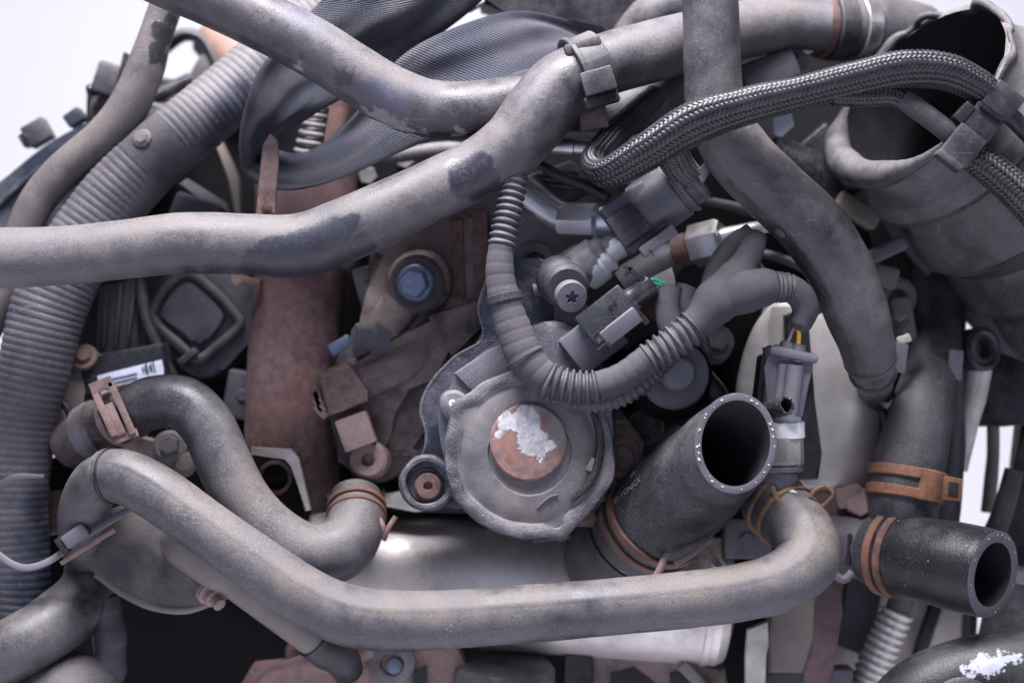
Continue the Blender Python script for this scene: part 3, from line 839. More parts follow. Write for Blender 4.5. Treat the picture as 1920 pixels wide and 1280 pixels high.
tag(bar.obj('support_bar', 'plastic_grey'), 'flat dark support bar running diagonally under the bellows duct', 'bar')

# ================================================================= braided harness
def braid(name, c, cols, pitch, mat, parent, i0=0, i1=None, flat=1.0, wid=0.40, lift=1.0, angle=33):
    """herringbone of raised strand floats round a dark core"""
    i1 = c.n - 1 if i1 is None else i1
    b = B()
    s0, s1 = c.s[i0], c.s[i1]
    k = pitch * S
    n = int((s1 - s0) / k)
    ca, sa = math.cos(math.radians(angle)), math.sin(math.radians(angle))
    vs, fs = [], []
    for col in range(cols):
        sgn = 1 if col % 2 else -1
        for row in range(n):
            s = s0 + (row + 0.5 + (0.25 if sgn > 0 else 0)) * k
            f = s / c.len * (c.n - 1)
            i = min(c.n - 2, int(f)); t = f - i
            p = c.p[i].lerp(c.p[i + 1], t); u = c.u[i]; v = c.v[i]; tg = c.t[i]
            r = c.r[i]
            a = 2 * math.pi * (col + 0.5) / cols
            nd = u * math.cos(a) * flat + v * math.sin(a)
            ad = (v * math.cos(a) - u * math.sin(a) * flat)
            nd_n = nd.normalized()
            ctr = p + nd * r
            L = 2 * math.pi * r / cols * 0.62
            W = k * wid
            jit = 1 + random.uniform(-0.12, 0.12)
            e1 = (ad * ca + tg * sa * sgn).normalized() * L * jit
            e2 = (tg * ca - ad * sa * sgn).normalized() * W
            h = nd_n * W * 0.75 * lift
            o = len(vs)
            vs += [ctr - e1 - h * 0.4, ctr - e1 * 0.55 - e2, ctr - e1 * 0.55 + e2, ctr + e1 * 0.55 - e2, ctr + e1 * 0.55 + e2, ctr + e1 - h * 0.4, ctr - e1 * 0.4 + h, ctr + e1 * 0.4 + h]
            fs += [[o, o+1, o+6], [o, o+6, o+2], [o+1, o+3, o+7, o+6], [o+2, o+6, o+7, o+4], [o+3, o+5, o+7], [o+4, o+7, o+5]]
    b.add(vs, fs)
    ob = b.obj(name, mat, parent, ang=80)
    ob['kind'] = 'stuff'
    return ob

bh = thing('braided_harness', 'black braided sleeve arching over the thick hose into the black connector', 'harness', P(1300, 330, 180))
C = Curve([(1235, 175, -70, 20), (1185, 220, -40, 22), (1138, 270, 20, 25), (1114, 308, 80, 27), (1138, 325, 130, 32), (1215, 284, 180, 39), (1300, 232, 205, 44), (1400, 199, 212, 38), (1500, 175, 215, 34), (1600, 150, 215, 36), (1690, 131, 212, 38), (1770, 134, 205, 36), (1830, 160, 195, 32), (1862, 185, 190, 28)], 2.5)
B().tube(C, seg=32, rscale=0.95, flat=0.75).obj('core', 'braid_core', bh)
braid('braid', C, 16, 8.5, 'braid', bh, flat=0.75, angle=40)
C2 = Curve([(1560, 178, 205, 20), (1620, 178, 198, 22), (1670, 178, 192, 20), (1700, 192, 190, 17)], 2.5)
B().tube(C2, rscale=0.94).obj('branch_core', 'braid_core', bh)
braid('branch_braid', C2, 10, 7.5, 'braid', bh, angle=40)
C3 = Curve([(1252, 262, 170, 32), (1262, 292, 150, 30), (1278, 318, 130, 28), (1298, 334, 120, 24)], 2.5)
B().tube(C3, rscale=0.94).obj('branch_core', 'braid_core', bh)
braid('branch_braid', C3, 18, 6, 'braid_dust', bh)
C4 = Curve([(1815, 290, 180, 24), (1850, 312, 175, 30), (1890, 345, 168, 31), (1930, 385, 160, 31), (1990, 450, 150, 31)], 2.5)
B().tube(C4, rscale=0.94).obj('lower_core', 'braid_core', bh)
braid('lower_braid', C4, 14, 9, 'braid_dust', bh, angle=40)
C5 = Curve([(1692, 186, 190, 19), (1720, 204, 192, 20), (1760, 234, 192, 20), (1800, 266, 190, 20)])
B().tube(C5).obj('cable', 'plastic', bh)
C6 = Curve([(1870, 195, 180, 17), (1905, 228, 176, 17), (1960, 285, 170, 17)])
B().tube(C6).obj('cable', 'plastic', bh)

bc = thing('cable_connector', 'stepped black plastic cable connector in front of the torn duct mouth', 'connector', P(1840, 300, 180))
B().box(1802, 276, 196, 60, 66, 46, rot=-38, bevel=3).obj('housing', 'plastic', bc)
B().box(1838, 232, 190, 62, 56, 44, rot=-38, bevel=3).obj('housing', 'plastic', bc)
B().box(1876, 192, 194, 62, 56, 48, rot=-38, bevel=3).obj('housing', 'plastic', bc)
B().box(1805, 212, 200, 40, 20, 30, rot=48, bevel=2).obj('latch', 'plastic', bc)
B().box(1778, 302, 205, 56, 14, 36, rot=-38, bevel=2).obj('rib', 'plastic', bc)
B().box(1856, 214, 205, 52, 8, 30, rot=-38, bevel=2).obj('rib', 'plastic_black', bc)

# ================================================================= rusty column and moulded parts, left
rp = thing('exhaust_pipe', 'wide purple-brown rusty column standing under the peeled hose', 'pipe', P(550, 960, -210))
C = Curve([(575, 320, -230, 96), (570, 420, -230, 92), (562, 540, -230, 86), (554, 660, -230, 88), (548, 780, -232, 88), (545, 900, -238, 92), (540, 1020, -250, 92)])
B().tube(C, flat=0.8, lump=0.02, seg=48).obj('pipe_wall', 'rust_plate', rp)
q = B().box(472, 528, -170, 36, 16, 24, rot=-10, bevel=3); q.obj('lug', 'rust', rp)
q = B(); hexhead(q, P(448, 522, -190), D(-0.3, 0, 1), 14, 10); q.obj('bolt', 'rust_pink', rp)
tag(B().prism([(470, 838), (545, 842), (560, 858), (582, 956), (572, 958), (548, 872), (535, 858), (470, 852)], -100, 18, 3).obj('bent_bracket', 'pale_metal'), 'thin pale bent bracket standing in front of the rusty column', 'bracket')
mg = thing('mount_housing', 'dark housing with a round brown bore beside the bent bracket', 'housing', P(520, 960, -190))
B().prism([(440, 850), (560, 850), (580, 960), (560, 1010), (470, 990)], -140, 60, 10).obj('plate', 'block', mg)
B().lathe(P(515, 895, -138), FACE, [(34, -20), (34, 4), (28, 6), (24, -8)], 32).obj('bore', 'rust', mg)

mc = thing('moulded_cover', 'black moulded cover with raised diamond rim below the peeled hose', 'cover', P(380, 700, -260))
B().prism([(262, 590), (290, 535), (345, 500), (430, 500), (490, 560), (500, 600), (450, 660), (400, 706), (352, 700), (305, 640)], -260, 120, 16, smooth=True).obj('shell', 'cover_blue', mc)
ring = [(283, 590), (310, 540), (352, 512), (395, 540), (440, 588), (450, 606), (405, 650), (372, 672), (330, 640), (296, 610), (283, 590)]
B().tube(Curve([(x, y, -252, 9) for x, y in ring]), lump=0).obj('outer_rim', 'plastic', mc)
ring = [(303, 585), (322, 552), (352, 530), (385, 552), (418, 590), (400, 622), (372, 644), (340, 620), (312, 600), (303, 585)]
B().prism(ring[:-1], -244, 20, 6, smooth=True).obj('panel', 'plastic_mid', mc)
B().box(353, 668, -236, 40, 14, 20, rot=40, bevel=3).obj('tab', 'plastic', mc)

sb = thing('sensor_box', 'dark sensor box with ribbed top and a pale sticker beside the conduit', 'sensor', P(240, 740, -160))
B().box(240, 692, -200, 160, 70, 70, rot=12, bevel=6).obj('case', 'plastic_black', sb)
B().prism([(185, 540), (255, 520), (262, 650), (180, 665)], -210, 70, 8).obj('ribbed_top', 'plastic', sb)
for k in range(3):
    B().box(198 + 24 * k, 592, -204, 7, 120, 10, rot=-3 - 2 * k, bevel=2).obj('rib', 'plastic', sb)
B().box(240, 662, -195, 120, 16, 20, rot=10, bevel=3).obj('ledge', 'plastic', sb)
lab = B().prism([(182, 704), (303, 674), (307, 692), (306, 720), (190, 742)], -160, 2, 0.3).obj('sticker', 'label', sb)
q = B()
for k in range(6):
    q.box(268 + 4 * k + (k % 2), 693 - 1.2 * k, -158.5, 2.5, 10 + 5 * (k % 3), 1.2, rot=12, bevel=0)
for k in range(3):
    q.box(228, 706 + 8 * k, -158.5, 60, 2.0, 1.2, rot=13, bevel=0)
q.obj('printing', 'ink', lab)
rbk = thing('flange_bolt', 'brown rusty bolt standing beside the corrugated conduit bend', 'bolt', P(160, 800, -150))
B().prism([(128, 668), (160, 648), (186, 668), (180, 690), (150, 740), (160, 800), (135, 850), (110, 780), (128, 720)], -165, 40, 8).obj('bracket', 'tan_pipe', rbk)
q = B(); q.lathe(P(158, 668, -160), D(0, 0.5, 1), [(26, -10), (26, 2), (20, 4)], 26); hexhead(q, P(158, 668, -157), D(0, 0.5, 1), 15, 12); q.obj('head', 'rust', rbk)
B().prism([(98, 800), (116, 770), (136, 850), (132, 870)], -140, 14, 2).obj('pale_shim', 'pale_metal', rbk)
B().tube(Curve([(110, 745, -135, 8), (125, 765, -130, 8), (142, 790, -132, 8)])).obj('wire', 'plastic_black', rbk)
wo = thing('water_outlet', 'dirty metal outlet neck under the dusty S-bend hose', 'outlet', P(230, 880, -100))
B().tube(Curve([(130, 835, -120, 46), (180, 806, -80, 42), (226, 782, -45, 41)]), lump=0.04).obj('neck', 'bracket', wo)
B().tube(Curve([(166, 812, -90, 54), (178, 806, -82, 55), (190, 800, -75, 54)]), lump=0.04).obj('bead', 'cast', wo)
B().prism([(140, 850), (200, 810), (310, 830), (350, 800), (380, 850), (330, 900), (180, 900)], -120, 60, 12, smooth=True).obj('flange', 'bracket', wo)
q = B(); q.lathe(P(318, 838, -105), D(0, 0.3, 1), [(34, -20), (34, 2), (26, 8)], 28); hexhead(q, P(318, 836, -98), D(0, 0.3, 1), 20, 14); q.obj('bolt', 'cast', wo)
B().lathe(P(345, 868, -100), D(0.2, 0.3, 1), [(24, -20), (24, 2), (16, 8)], 24).obj('plug', 'tan_pipe', wo)

# ================================================================= rusty bracket left of the pump
br = thing('engine_bracket', 'oily rusty cast bracket bolted up beside the pump', 'bracket', P(700, 920, -110))
B().prism([(690, 600), (708, 545), (690, 480), (740, 440), (850, 410), (915, 420), (915, 600), (880, 650), (800, 700), (730, 660)], -120, 120, 18, smooth=True).obj('upper_casting', 'bracket', br)
B().prism([(700, 470), (740, 432), (850, 398), (918, 415), (910, 560), (905, 640), (840, 712), (800, 775), (790, 848), (762, 880), (735, 900), (707, 908), (668, 908), (652, 858), (612, 782), (600, 715), (650, 676), (668, 640), (694, 600), (706, 550)], -96, 150, 20).obj('core_casting', 'bracket', br)
B().prism([(596, 700), (650, 674), (745, 650), (800, 590), (900, 560), (905, 615), (850, 670), (805, 700), (776, 740), (728, 768), (718, 820), (730, 850), (705, 905), (668, 912), (650, 860), (606, 785), (584, 722)], -80, 110, 14, tilt=(0.12, -0.05)).obj('arm', 'bracket', br)
B().prism([(598, 704), (652, 678), (690, 730), (690, 752), (640, 772), (612, 782)], -58, 40, 6).obj('pad', 'rust_pink', br)
B().tube(Curve([(640, 735, -82, 22), (700, 712, -76, 30), (770, 672, -78, 32), (840, 605, -92, 30), (880, 540, -115, 28)]), lump=0.08, flat=0.5).obj('web', 'bracket', br)
B().prism([(845, 415), (868, 410), (872, 560), (850, 590)], -90, 30, 4).obj('fin', 'rust', br)
B().prism([(886, 400), (915, 395), (915, 560), (888, 600)], -84, 30, 5).obj('fin', 'rust', br)
B().box(668, 808, -50, 62, 62, 40, rot=20, bevel=4).obj('square_boss', 'rust_pink', br)
B().lathe(P(690, 862, -56), D(-0.1, 0.05, 1), [(38, -40), (36, -4), (30, 2), (13, 3), (11, -14)], 32).obj('round_boss', 'rust_pink', br)
B().tube(Curve([(712, 640, -112, 34), (730, 605, -112, 40), (765, 555, -125, 50)]), lump=0.06).obj('neck', 'bracket', br)
bo = B().lathe(P(783, 530, -62), D(-0.15, -0.1, 1), [(62, -40), (62, -10), (54, 0), (44, -6)], 40).obj('bolt_seat', 'bracket', br)
B().lathe(P(784, 532, -58), D(-0.15, -0.1, 1), [(50, -8), (50, 2), (44, 4), (36, 2)], 40).obj('washer', 'hose_inside', br)
q = B().lathe(P(780, 530, -62), D(-0.15, -0.1, 1), [(36, -6), (36, 8), (32, 12)], 36); hexhead(q, P(779, 530, -58), D(-0.15, -0.1, 1), 29, 30, turn=0.3); q.obj('bolt', 'bolt_blue', br)
q = B().lathe(P(705, 632, -100), D(-1, 0.1, 0.5), [(40, -14), (40, 10), (30, 12), (28, 30), (24, 34)], 30); hexhead(q, P(688, 632, -85), D(-1, 0.1, 0.5), 26, 26); q.obj('side_bolt', 'plastic_mid', br)
B().box(640, 648, -150, 46, 26, 40, rot=30, bevel=5).obj('blue_bush', 'bolt_blue', br)
q = B()
for k in range(4):
    q.box(592 + k * 3, 735 + k * 12, -50, 14, 30, 10, rot=18 + 8 * k, bevel=2)
q.obj('flaking_edge', 'rust_pink', br)
B().prism([(735, 420), (800, 400), (850, 395), (850, 440), (780, 470), (720, 490), (690, 480)], -150, 80, 20, smooth=True).obj('shoulder', 'cast', br)

# ================================================================= pump
pm = thing('vacuum_pump', 'round grey cast pump with a rusty white-painted disc at the centre', 'pump', P(970, 1000, 0))
B().prism([(788, 770), (800, 730), (850, 672), (908, 632), (898, 575), (915, 520), (960, 488), (1040, 492), (1095, 560), (1130, 650), (1152, 780), (1146, 900), (1100, 970), (1010, 990), (900, 970), (850, 945), (815, 958), (770, 950), (748, 915), (755, 875), (792, 850), (798, 815)], 20, 60, 7, smooth=True).obj('flange', 'pump_flange', pm)
B().prism([(822, 800), (832, 745), (870, 690), (935, 640), (1040, 600), (1110, 640), (1142, 740), (1146, 860), (1100, 945), (1010, 980), (915, 965), (850, 905)], 70, 90, 16, smooth=True).obj('body', 'pump', pm)
B().prism([(850, 700), (915, 655), (940, 645), (985, 690), (940, 722), (890, 742)], 82, 40, 14).obj('shoulder', 'pump', pm)
ax = D(0.06, 0.03, 1)
o = P(993, 850, 92)
B().tube(Curve([(770, 872, 18, 3), (794, 848, 18, 3.5), (799, 812, 18, 3.5), (789, 772, 18, 3.5), (802, 728, 18, 3.5), (851, 671, 18, 3.5), (905, 634, 18, 3.5), (897, 578, 18, 3), (914, 521, 18, 3)], 3), seg=12, lump=0.2).obj('flange_edge', 'pump_rim', pm)
LOBES = ((57, 20, 8), (201, 17, 7), (330, 5, 14), (120, 4, 18), (255, 6, 12))
cap = B().lathe(o, ax, [(152, -50), (153, -2), (149, 5), (138, 6.5), (130, 6), (126, 3), (123, 3), (117, 6), (92, 7), (77, 7), (74, 3)], 144, lump=2.0, lobes=LOBES).obj('cap', 'pump_cap', pm)
B().lathe(o, ax, [(153, -40), (155, -4), (151.5, 6), (145, 8.5), (138, 8.5), (132, 7.0), (126.5, -20)], 144, lump=3.2, lobes=LOBES).obj('rim', 'pump_rim', cap)
B().lathe(P(990, 828, 96), ax, [(70, -10), (70, 8), (67, 10.5), (40, 11.5), (10, 12)], 56).obj('centre_disc', 'disc', pm)
B().lathe(P(851, 758, 98), ax, [(27, -60), (26, -2), (21, 4), (10, 5)], 30, lump=3).obj('lug', 'pump_cap', cap)
B().lathe(P(849, 756, 104), D(0.05, 0.1, 1), [(7, -4), (7, 0.5), (4, 1.5), (2, 0.5)], 18, lump=2).obj('paint_dot', 'white_paint', cap)
B().prism([(1008, 984), (1050, 978), (1082, 962), (1076, 985), (1056, 1002), (1030, 1000)], 98, 40, 6, smooth=True).obj('lug', 'pump_rim', cap)
B().tube(Curve([(1046, 927, 102, 2.6), (1030, 932, 103, 2.6), (1018, 942, 103, 3), (1008, 952, 102, 3)], 3), seg=10, lump=0).obj('wire_hook', 'plastic_mid', cap)
B().lathe(P(1034, 944, 97), ax, [(5, -4), (5, 3), (3, 4), (2, -2)], 16).obj('pin', 'brass', cap)
B().box(1112, 872, 98, 26, 20, 10, rot=62, bevel=2).obj('stop_tab', 'pump_cap', cap)
B().tube(Curve([(1090, 745, 97, 3), (1112, 775, 98, 6), (1124, 815, 98, 8), (1122, 860, 98, 9), (1104, 905, 98, 8), (1072, 938, 97, 5)], 4), seg=12, lump=0).obj('gasket', 'hose_black', cap)
q = B().lathe(P(800, 905, 40), FACE, [(52, -30), (52, 6), (47, 11), (41, 10), (38, -6)], 48, lump=4.0); q.obj('ear', 'pump_rim', pm)
q = B().lathe(P(800, 908, 22), FACE, [(37, -4), (37, 10), (31, 14), (26, 12)], 36); q.obj('bolt_collar', 'hose_dark', pm)
q = B().lathe(P(803, 910, 30), FACE, [(25, -2), (25, 10), (22, 13), (9, 13), (7, 6)], 32); q.obj('bolt', 'rust', pm)

sd = thing('oil_strainer_housing', 'brown cast housing with bolt holes squeezed between pump and cut hose', 'housing', P(1170, 1000, -20))
B().prism([(1130, 740), (1160, 760), (1210, 830), (1200, 880), (1170, 960), (1120, 990), (1060, 985), (1060, 800)], -20, 80, 8).obj('casting', 'bracket', sd)
B().lathe(P(1165, 858, -16), FACE, [(40, -10), (40, 4), (34, 7), (26, 4), (20, -10)], 32).obj('bolt_hole', 'rust', sd)
B().lathe(P(1140, 920, -16), FACE, [(26, -10), (24, 6), (12, 8), (9, -4)], 24).obj('bolt_hole', 'bracket', sd)
B().box(1090, 962, -10, 50, 34, 30, rot=15, bevel=5).obj('pad', 'rust_dark', sd)

# ================================================================= sensor with torx screw and glossy plug
ts = thing('torx_screw', 'grey torx screw through a rubber sleeve beside the glossy plug', 'screw', P(1065, 590, 60))
ax = D(0.22, -0.28, 1)
B().lathe(P(1052, 528, 30), ax, [(44, -30), (44, 16), (40, 20), (38, 24), (42, 28), (42, 44), (36, 50)], 40).obj('sleeve', 'conduit_small', ts)
def torx():
    o = P(1071, 556, 88)
    a = ax
    u = (Vector((0, 0, 1)) - a * a.z).normalized(); v = a.cross(u)
    b = B()
    n = 60
    def ring(rf, h):
        return [o + a * h * S + (u * math.cos(2*math.pi*j/n) + v * math.sin(2*math.pi*j/n)) * rf(2*math.pi*j/n) * S for j in range(n)]
    star = lambda k: (lambda t: k * (0.78 + 0.22 * math.cos(5 * t)))
    off = (u * -2 + v * 0) * S
    rr = [ring(lambda t: 29, -14), ring(lambda t: 29.5, 2), ring(lambda t: 27.5, 6), ring(star(13), 7), ring(star(12), -4)]
    b.rings(rr, capa=True, capb=True)
    b.obj('head', 'plastic_grey', ts)
torx()
B().prism([(1034, 545), (1050, 510), (1096, 545), (1098, 585), (1078, 606), (1066, 700), (1040, 690), (1044, 610)], 50, 20, 4, smooth=False).obj('bracket_tab', 'plastic_mid', ts)
sn = thing('cam_sensor', 'grey sensor body with a glossy black plug latched on it', 'sensor', P(1110, 690, 40))
B().box(1112, 640, 60, 104, 84, 60, rot=38, bevel=5).obj('body', 'plastic_grey', sn)
B().prism([(1060, 690), (1090, 700), (1130, 700), (1150, 690), (1120, 740), (1070, 730)], 40, 40, 6).obj('foot', 'plastic_mid', sn)
pl = B().box(1140, 594, 116, 104, 72, 46, rot=38, roll=-4, bevel=4).obj('plug', 'plastic_gloss', sn)
B().box(1164, 612, 143, 80, 32, 12, rot=38, roll=14, bevel=2).obj('lit_face_plate', 'plastic_grey', pl)  # paler plate stands for the plug face lit from the front
q = B()
for k, (x, y, w, h) in enumerate(((1122, 622, 30, 6), (1112, 634, 6, 26), (1138, 640, 6, 26), (1130, 648, 26, 6))):
    q.box(x, y, 142, w, h, 10, rot=38, bevel=1.2)
q.obj('latch', 'plastic_gloss', pl)
B().box(1124, 634, 138, 18, 16, 10, rot=38, bevel=2).obj('latch_tooth', 'plastic_grey', pl)
for x, y in ((1152, 563), (1144, 572)):
    B().box(x, y, 141, 8, 5, 3, rot=38, bevel=0.6).obj('slot', 'hose_inside', pl)
B().lathe(P(1176, 566, 112), D(0.79, 0.61, 0.0), [(26, -6), (26, 6), (21, 9), (20, 30), (22, 34), (22, 54), (17, 58)], 28).obj('cable_neck', 'plastic_gloss', pl)
q = B().box(1190, 512, 124, 50, 9, 12, rot=-38, bevel=2); q.box(1178, 508, 124, 10, 22, 12, rot=-38, bevel=2); q.box(1205, 596, 112, 30, 12, 14, rot=-50, bevel=3); q.box(1192, 574, 128, 18, 12, 12, rot=-50, bevel=2)
q.obj('release_lever', 'plastic_gloss', pl)
for k, off in enumerate((0, 7)):
    tag(B().tube(Curve([(1212, 527 + off * 0.6, 108, 3.6), (1226, 524 + off, 108, 3.6), (1240, 530 + off * 0.7, 104, 3.6), (1256, 538 + off * 0.3, 98, 3.6)], 3), seg=10, lump=0).obj('green_wire', 'wire_green'),
        ('upper of the two thin green wires leaving the glossy black plug', 'lower of the two thin green wires leaving the glossy black plug')[k], 'wire', 'green wires of the glossy plug')

# ================================================================= injector and its big grey plug
ij = thing('injector', 'metal injector with splashes of white paint under the big plug', 'injector', P(1080, 560, -10))
ux = D(0.78, 0.58, 0.22)
B().lathe(P(1062, 528, -20), ux, [(50, -50), (52, -10), (50, 30), (47, 58), (30, 60)], 8).obj('body', 'injector', ij)
B().lathe(P(1108, 496, 4), ux, [(46, -20), (44, 20), (36, 26), (34, 40), (27, 44), (27, 100)], 28).obj('neck', 'injector', ij)
B().lathe(P(1128, 482, 10), ux, [(36, -4), (38, 2), (38, 12), (34, 16)], 28).obj('collar', 'injector', ij)
bp = thing('injector_plug', 'large grey electrical plug at the end of the dusty braided branch', 'plug', P(1200, 450, 40))
B().box(1192, 410, 70, 96, 104, 80, rot=36, bevel=6).obj('shell', 'plastic_mid', bp)
B().lathe(P(1215, 393, 62), ux, [(56, -10), (56, 62), (52, 66), (52, 70), (58, 72), (58, 80), (50, 82), (48, 96), (54, 98), (54, 106), (46, 110)], 36).obj('collar', 'plastic_mid', bp)
B().box(1178, 420, 116, 60, 62, 6, rot=36, bevel=2).obj('face_panel', 'plastic', bp)
B().box(1216, 445, 112, 90, 12, 12, rot=36, bevel=2).obj('slide_rail', 'plastic_black', bp)
B().box(1234, 452, 116, 78, 22, 18, rot=36, bevel=3).obj('lock_tab', 'plastic_grey', bp)
B().box(1222, 474, 128, 14, 3, 3, rot=-46, bevel=0.5).obj('tab_slot', 'hose_inside', bp)
B().prism([(1290, 335), (1326, 300), (1336, 320), (1318, 345), (1296, 370)], 95, 30, 5).obj('outlet', 'plastic_mid', bp)

# metal clutter behind the plugs
el = thing('fuel_union', 'bright aluminium union beside the ribbed conduit and the big plug', 'union', P(1090, 450, -80))
B().tube(Curve([(985, 360, -100, 32), (1030, 395, -85, 30), (1080, 418, -70, 30), (1150, 418, -60, 32)]), lump=0.03).obj('elbow', 'alu', el)
B().lathe(P(1060, 415, -70), D(0.95, -0.05, 0.3), [(34, -10), (36, 0), (36, 60), (30, 66)], 8).obj('nut', 'alu', el)
fc = thing('fuel_rail_mount', 'dusty cast mount with a bolt eye beside the ribbed conduit', 'mount', P(1000, 540, -60))
B().prism([(965, 400), (1010, 405), (1050, 450), (1060, 490), (1040, 530), (985, 545), (960, 520)], -70, 70, 14, smooth=True).obj('casting', 'cast', fc)
B().lathe(P(1002, 490, -60), D(0.1, -0.25, 1), [(38, -20), (36, 6), (30, 9), (20, 8), (17, -12)], 32).obj('eye', 'cast', fc)
B().prism([(900, 400), (930, 400), (930, 560), (900, 600)], -110, 40, 6).obj('wall', 'cast', fc)
B().tube(Curve([(1000, 545, 10, 16), (1040, 540, 10, 16), (1070, 538, 8, 16)])).obj('stub', 'cast', fc)
hd = thing('valve_cover_corner', 'ribbed pale casting in the gap under the clipped hose', 'casting', P(1060, 400, -150))
B().prism([(985, 330), (1070, 300), (1110, 330), (1105, 360), (1040, 395), (990, 380)], -130, 80, 12).obj('casting', 'cast', hd)
for k in range(4):
    B().box(1040 + 12 * k, 318 + 12 * k, -120, 90, 5, 20, rot=-6, bevel=2).obj('rib', 'cast', hd)
tag(B().lathe(P(1045, 274, -20), D(1, -0.08, 0.05), [(15, -20), (17, 0), (17, 30), (14, 32), (14, 62), (16, 64), (16, 78), (12, 80)], 28).obj('steel_pin', 'steel'), 'short bright steel pin beside the start of the braided sleeve', 'pin')
tag(B().tube(Curve([(1130, 230, -120, 40), (1190, 205, -110, 46), (1260, 180, -110, 46), (1300, 165, -120, 40)])).obj('grey_pipe', 'cast'), 'grey pipe passing behind the braided sleeve and the clip', 'pipe')
tag(B().lathe(P(1195, 335, -40), D(0.3, 0.2, 1), [(26, -40), (26, 0), (20, 8), (8, 10)], 26).obj('pale_plug', 'cast'), 'small pale round plug under the braided sleeve', 'plug')
ff = thing('fuel_line', 'shiny steel line with a hex nut beside the taped harness', 'pipe', P(1340, 480, -80))
q = B(); hexhead(q, P(1300, 462, -80), D(0.85, 0.2, 0.45), 42, 62, turn=0.25); q.obj('nut', 'steel', ff)
B().tube(Curve([(1350, 445, -60, 17), (1400, 432, -50, 14), (1440, 425, -70, 12), (1490, 440, -150, 12)])).obj('line', 'steel', ff)
B().tube(Curve([(1270, 478, -90, 28), (1240, 494, -95, 36), (1170, 540, -100, 40)]), lump=0.02).obj('sleeve', 'plastic_mid', ff)
B().lathe(P(1275, 470, -82), D(0.85, 0.2, 0.45), [(30, -8), (32, 0), (32, 20), (28, 22)], 28).obj('ferrule', 'rust', ff)
tag(B().tube(Curve([(1310, 375, -90, 10), (1380, 390, -100, 11), (1450, 412, -120, 11), (1520, 440, -150, 11)])).obj('thin_tube', 'plastic'), 'thin dark tube passing under the thick descending hose', 'tube')
tag(B().prism([(1200, 530), (1260, 500), (1270, 540), (1240, 560)], -60, 20, 4).obj('pale_plate', 'pale_metal'), 'small pale plate behind the green wires', 'plate')

# ================================================================= taped wiring harness
wh = thing('wiring_harness', 'grey taped and ribbed wiring harness sweeping across the pump', 'harness', P(1120, 760, 120))
C = Curve([(964, 340, 82, 25), (952, 405, 98, 25), (940, 465, 108, 26), (938, 515, 112, 29), (948, 570, 116, 33), (966, 625, 120, 36), (986, 672, 124, 38), (1015, 705, 126, 36), (1055, 722, 128, 33), (1110, 726, 130, 32), (1165, 708, 130, 31), (1215, 674, 130, 31), (1262, 642, 130, 32), (1305, 608, 128, 34), (1345, 566, 124, 44), (1376, 528, 118, 40), (1398, 488, 108, 29), (1412, 460, 100, 26), (1420, 440, 92, 22)], 2.2)
k0, k1, k2, k3, k4 = C.near(940, 462), C.near(1022, 712), C.near(1122, 726), C.near(1215, 674), C.near(1300, 612)
B().tube(C, 0, k0, rib=(13, 0.11), seg=32, rscale=0.94).obj('ribbed_conduit', 'conduit_small', wh, ang=60)
B().tube(C, k0, k1, seg=36, rscale=0.93, lump=0.05, rib=(21, 0.014, 1)).obj('tape_wrap', 'tape', wh, ang=60)
B().tube(C, k1, k2, rib=(14, 0.11), seg=32, rscale=0.94).obj('ribbed_conduit', 'conduit_small', wh, ang=60)
B().tube(C, k2, k3, seg=36, rscale=0.93, lump=0.05, rib=(21, 0.014, 1)).obj('tape_wrap', 'tape', wh, ang=60)
B().tube(C, k3, k4, rib=(14, 0.115), seg=32, rscale=0.94).obj('ribbed_conduit', 'conduit_small', wh, ang=60)
B().tube(C, k4, None, seg=36, rscale=0.93, lump=0.17).obj('tape_wrap', 'tape', wh, ang=60)
B().band(C, C.near(946, 560), 14, 2.5, seg=40).obj('tape_band', 'hose_dark', wh)
B().band(C, C.near(985, 668), 4, 2.5, seg=40).obj('tape_edge', 'tape', wh)
C = Curve([(1345, 560, 118, 40), (1390, 545, 122, 44), (1430, 538, 118, 35), (1458, 538, 112, 28), (1482, 541, 106, 26), (1502, 556, 102, 26), (1510, 580, 98, 25), (1502, 605, 95, 22), (1496, 618, 93, 14)], 2.0)
k0, k1 = C.near(1448, 538), C.near(1480, 541)
B().tube(C, 0, k0, seg=32, lump=0.15).obj('tape_branch', 'tape', wh, ang=60)
B().tube(C, k0, k1, rib=(8.5, 0.07), seg=32).obj('ribbed_branch', 'conduit_small', wh, ang=60)
B().tube(C, k1, None, seg=32, lump=0.04).obj('tape_end', 'tape', wh, ang=60)
B().tube(Curve([(1275, 645, 112, 24), (1256, 605, 108, 24), (1252, 570, 104, 23), (1258, 538, 98, 21)]), lump=0.08, rib=(16, 0.015, 1)).obj('tape_branch', 'tape', wh, ang=60)
B().tube(Curve([(1300, 600, 90, 22), (1280, 570, 84, 26), (1290, 540, 78, 24)]), lump=0.08, rib=(16, 0.015, 1)).obj('tape_branch', 'tape', wh, ang=60)
B().tube(Curve([(1330, 560, 95, 22), (1345, 510, 88, 24), (1380, 460, 82, 24), (1412, 440, 82, 25)]), lump=0.08, rib=(16, 0.015, 1)).obj('tape_branch', 'tape', wh, ang=60)
q = B().box(1412, 492, 98, 26, 30, 20, rot=30, bevel=4); q.box(1426, 500, 100, 10, 14, 12, rot=30, bevel=2); q.obj('clip', 'plastic_grey', wh)
C = Curve([(1000, 712, 106, 18), (1045, 742, 112, 18), (1090, 754, 116, 18), (1140, 752, 118, 18), (1192, 730, 118, 17), (1230, 694, 106, 17), (1262, 664, 104, 16)], 2.0)
B().tube(C, rib=(12, 0.10), seg=28).obj('thin_conduit', 'conduit_small', wh, ang=60)
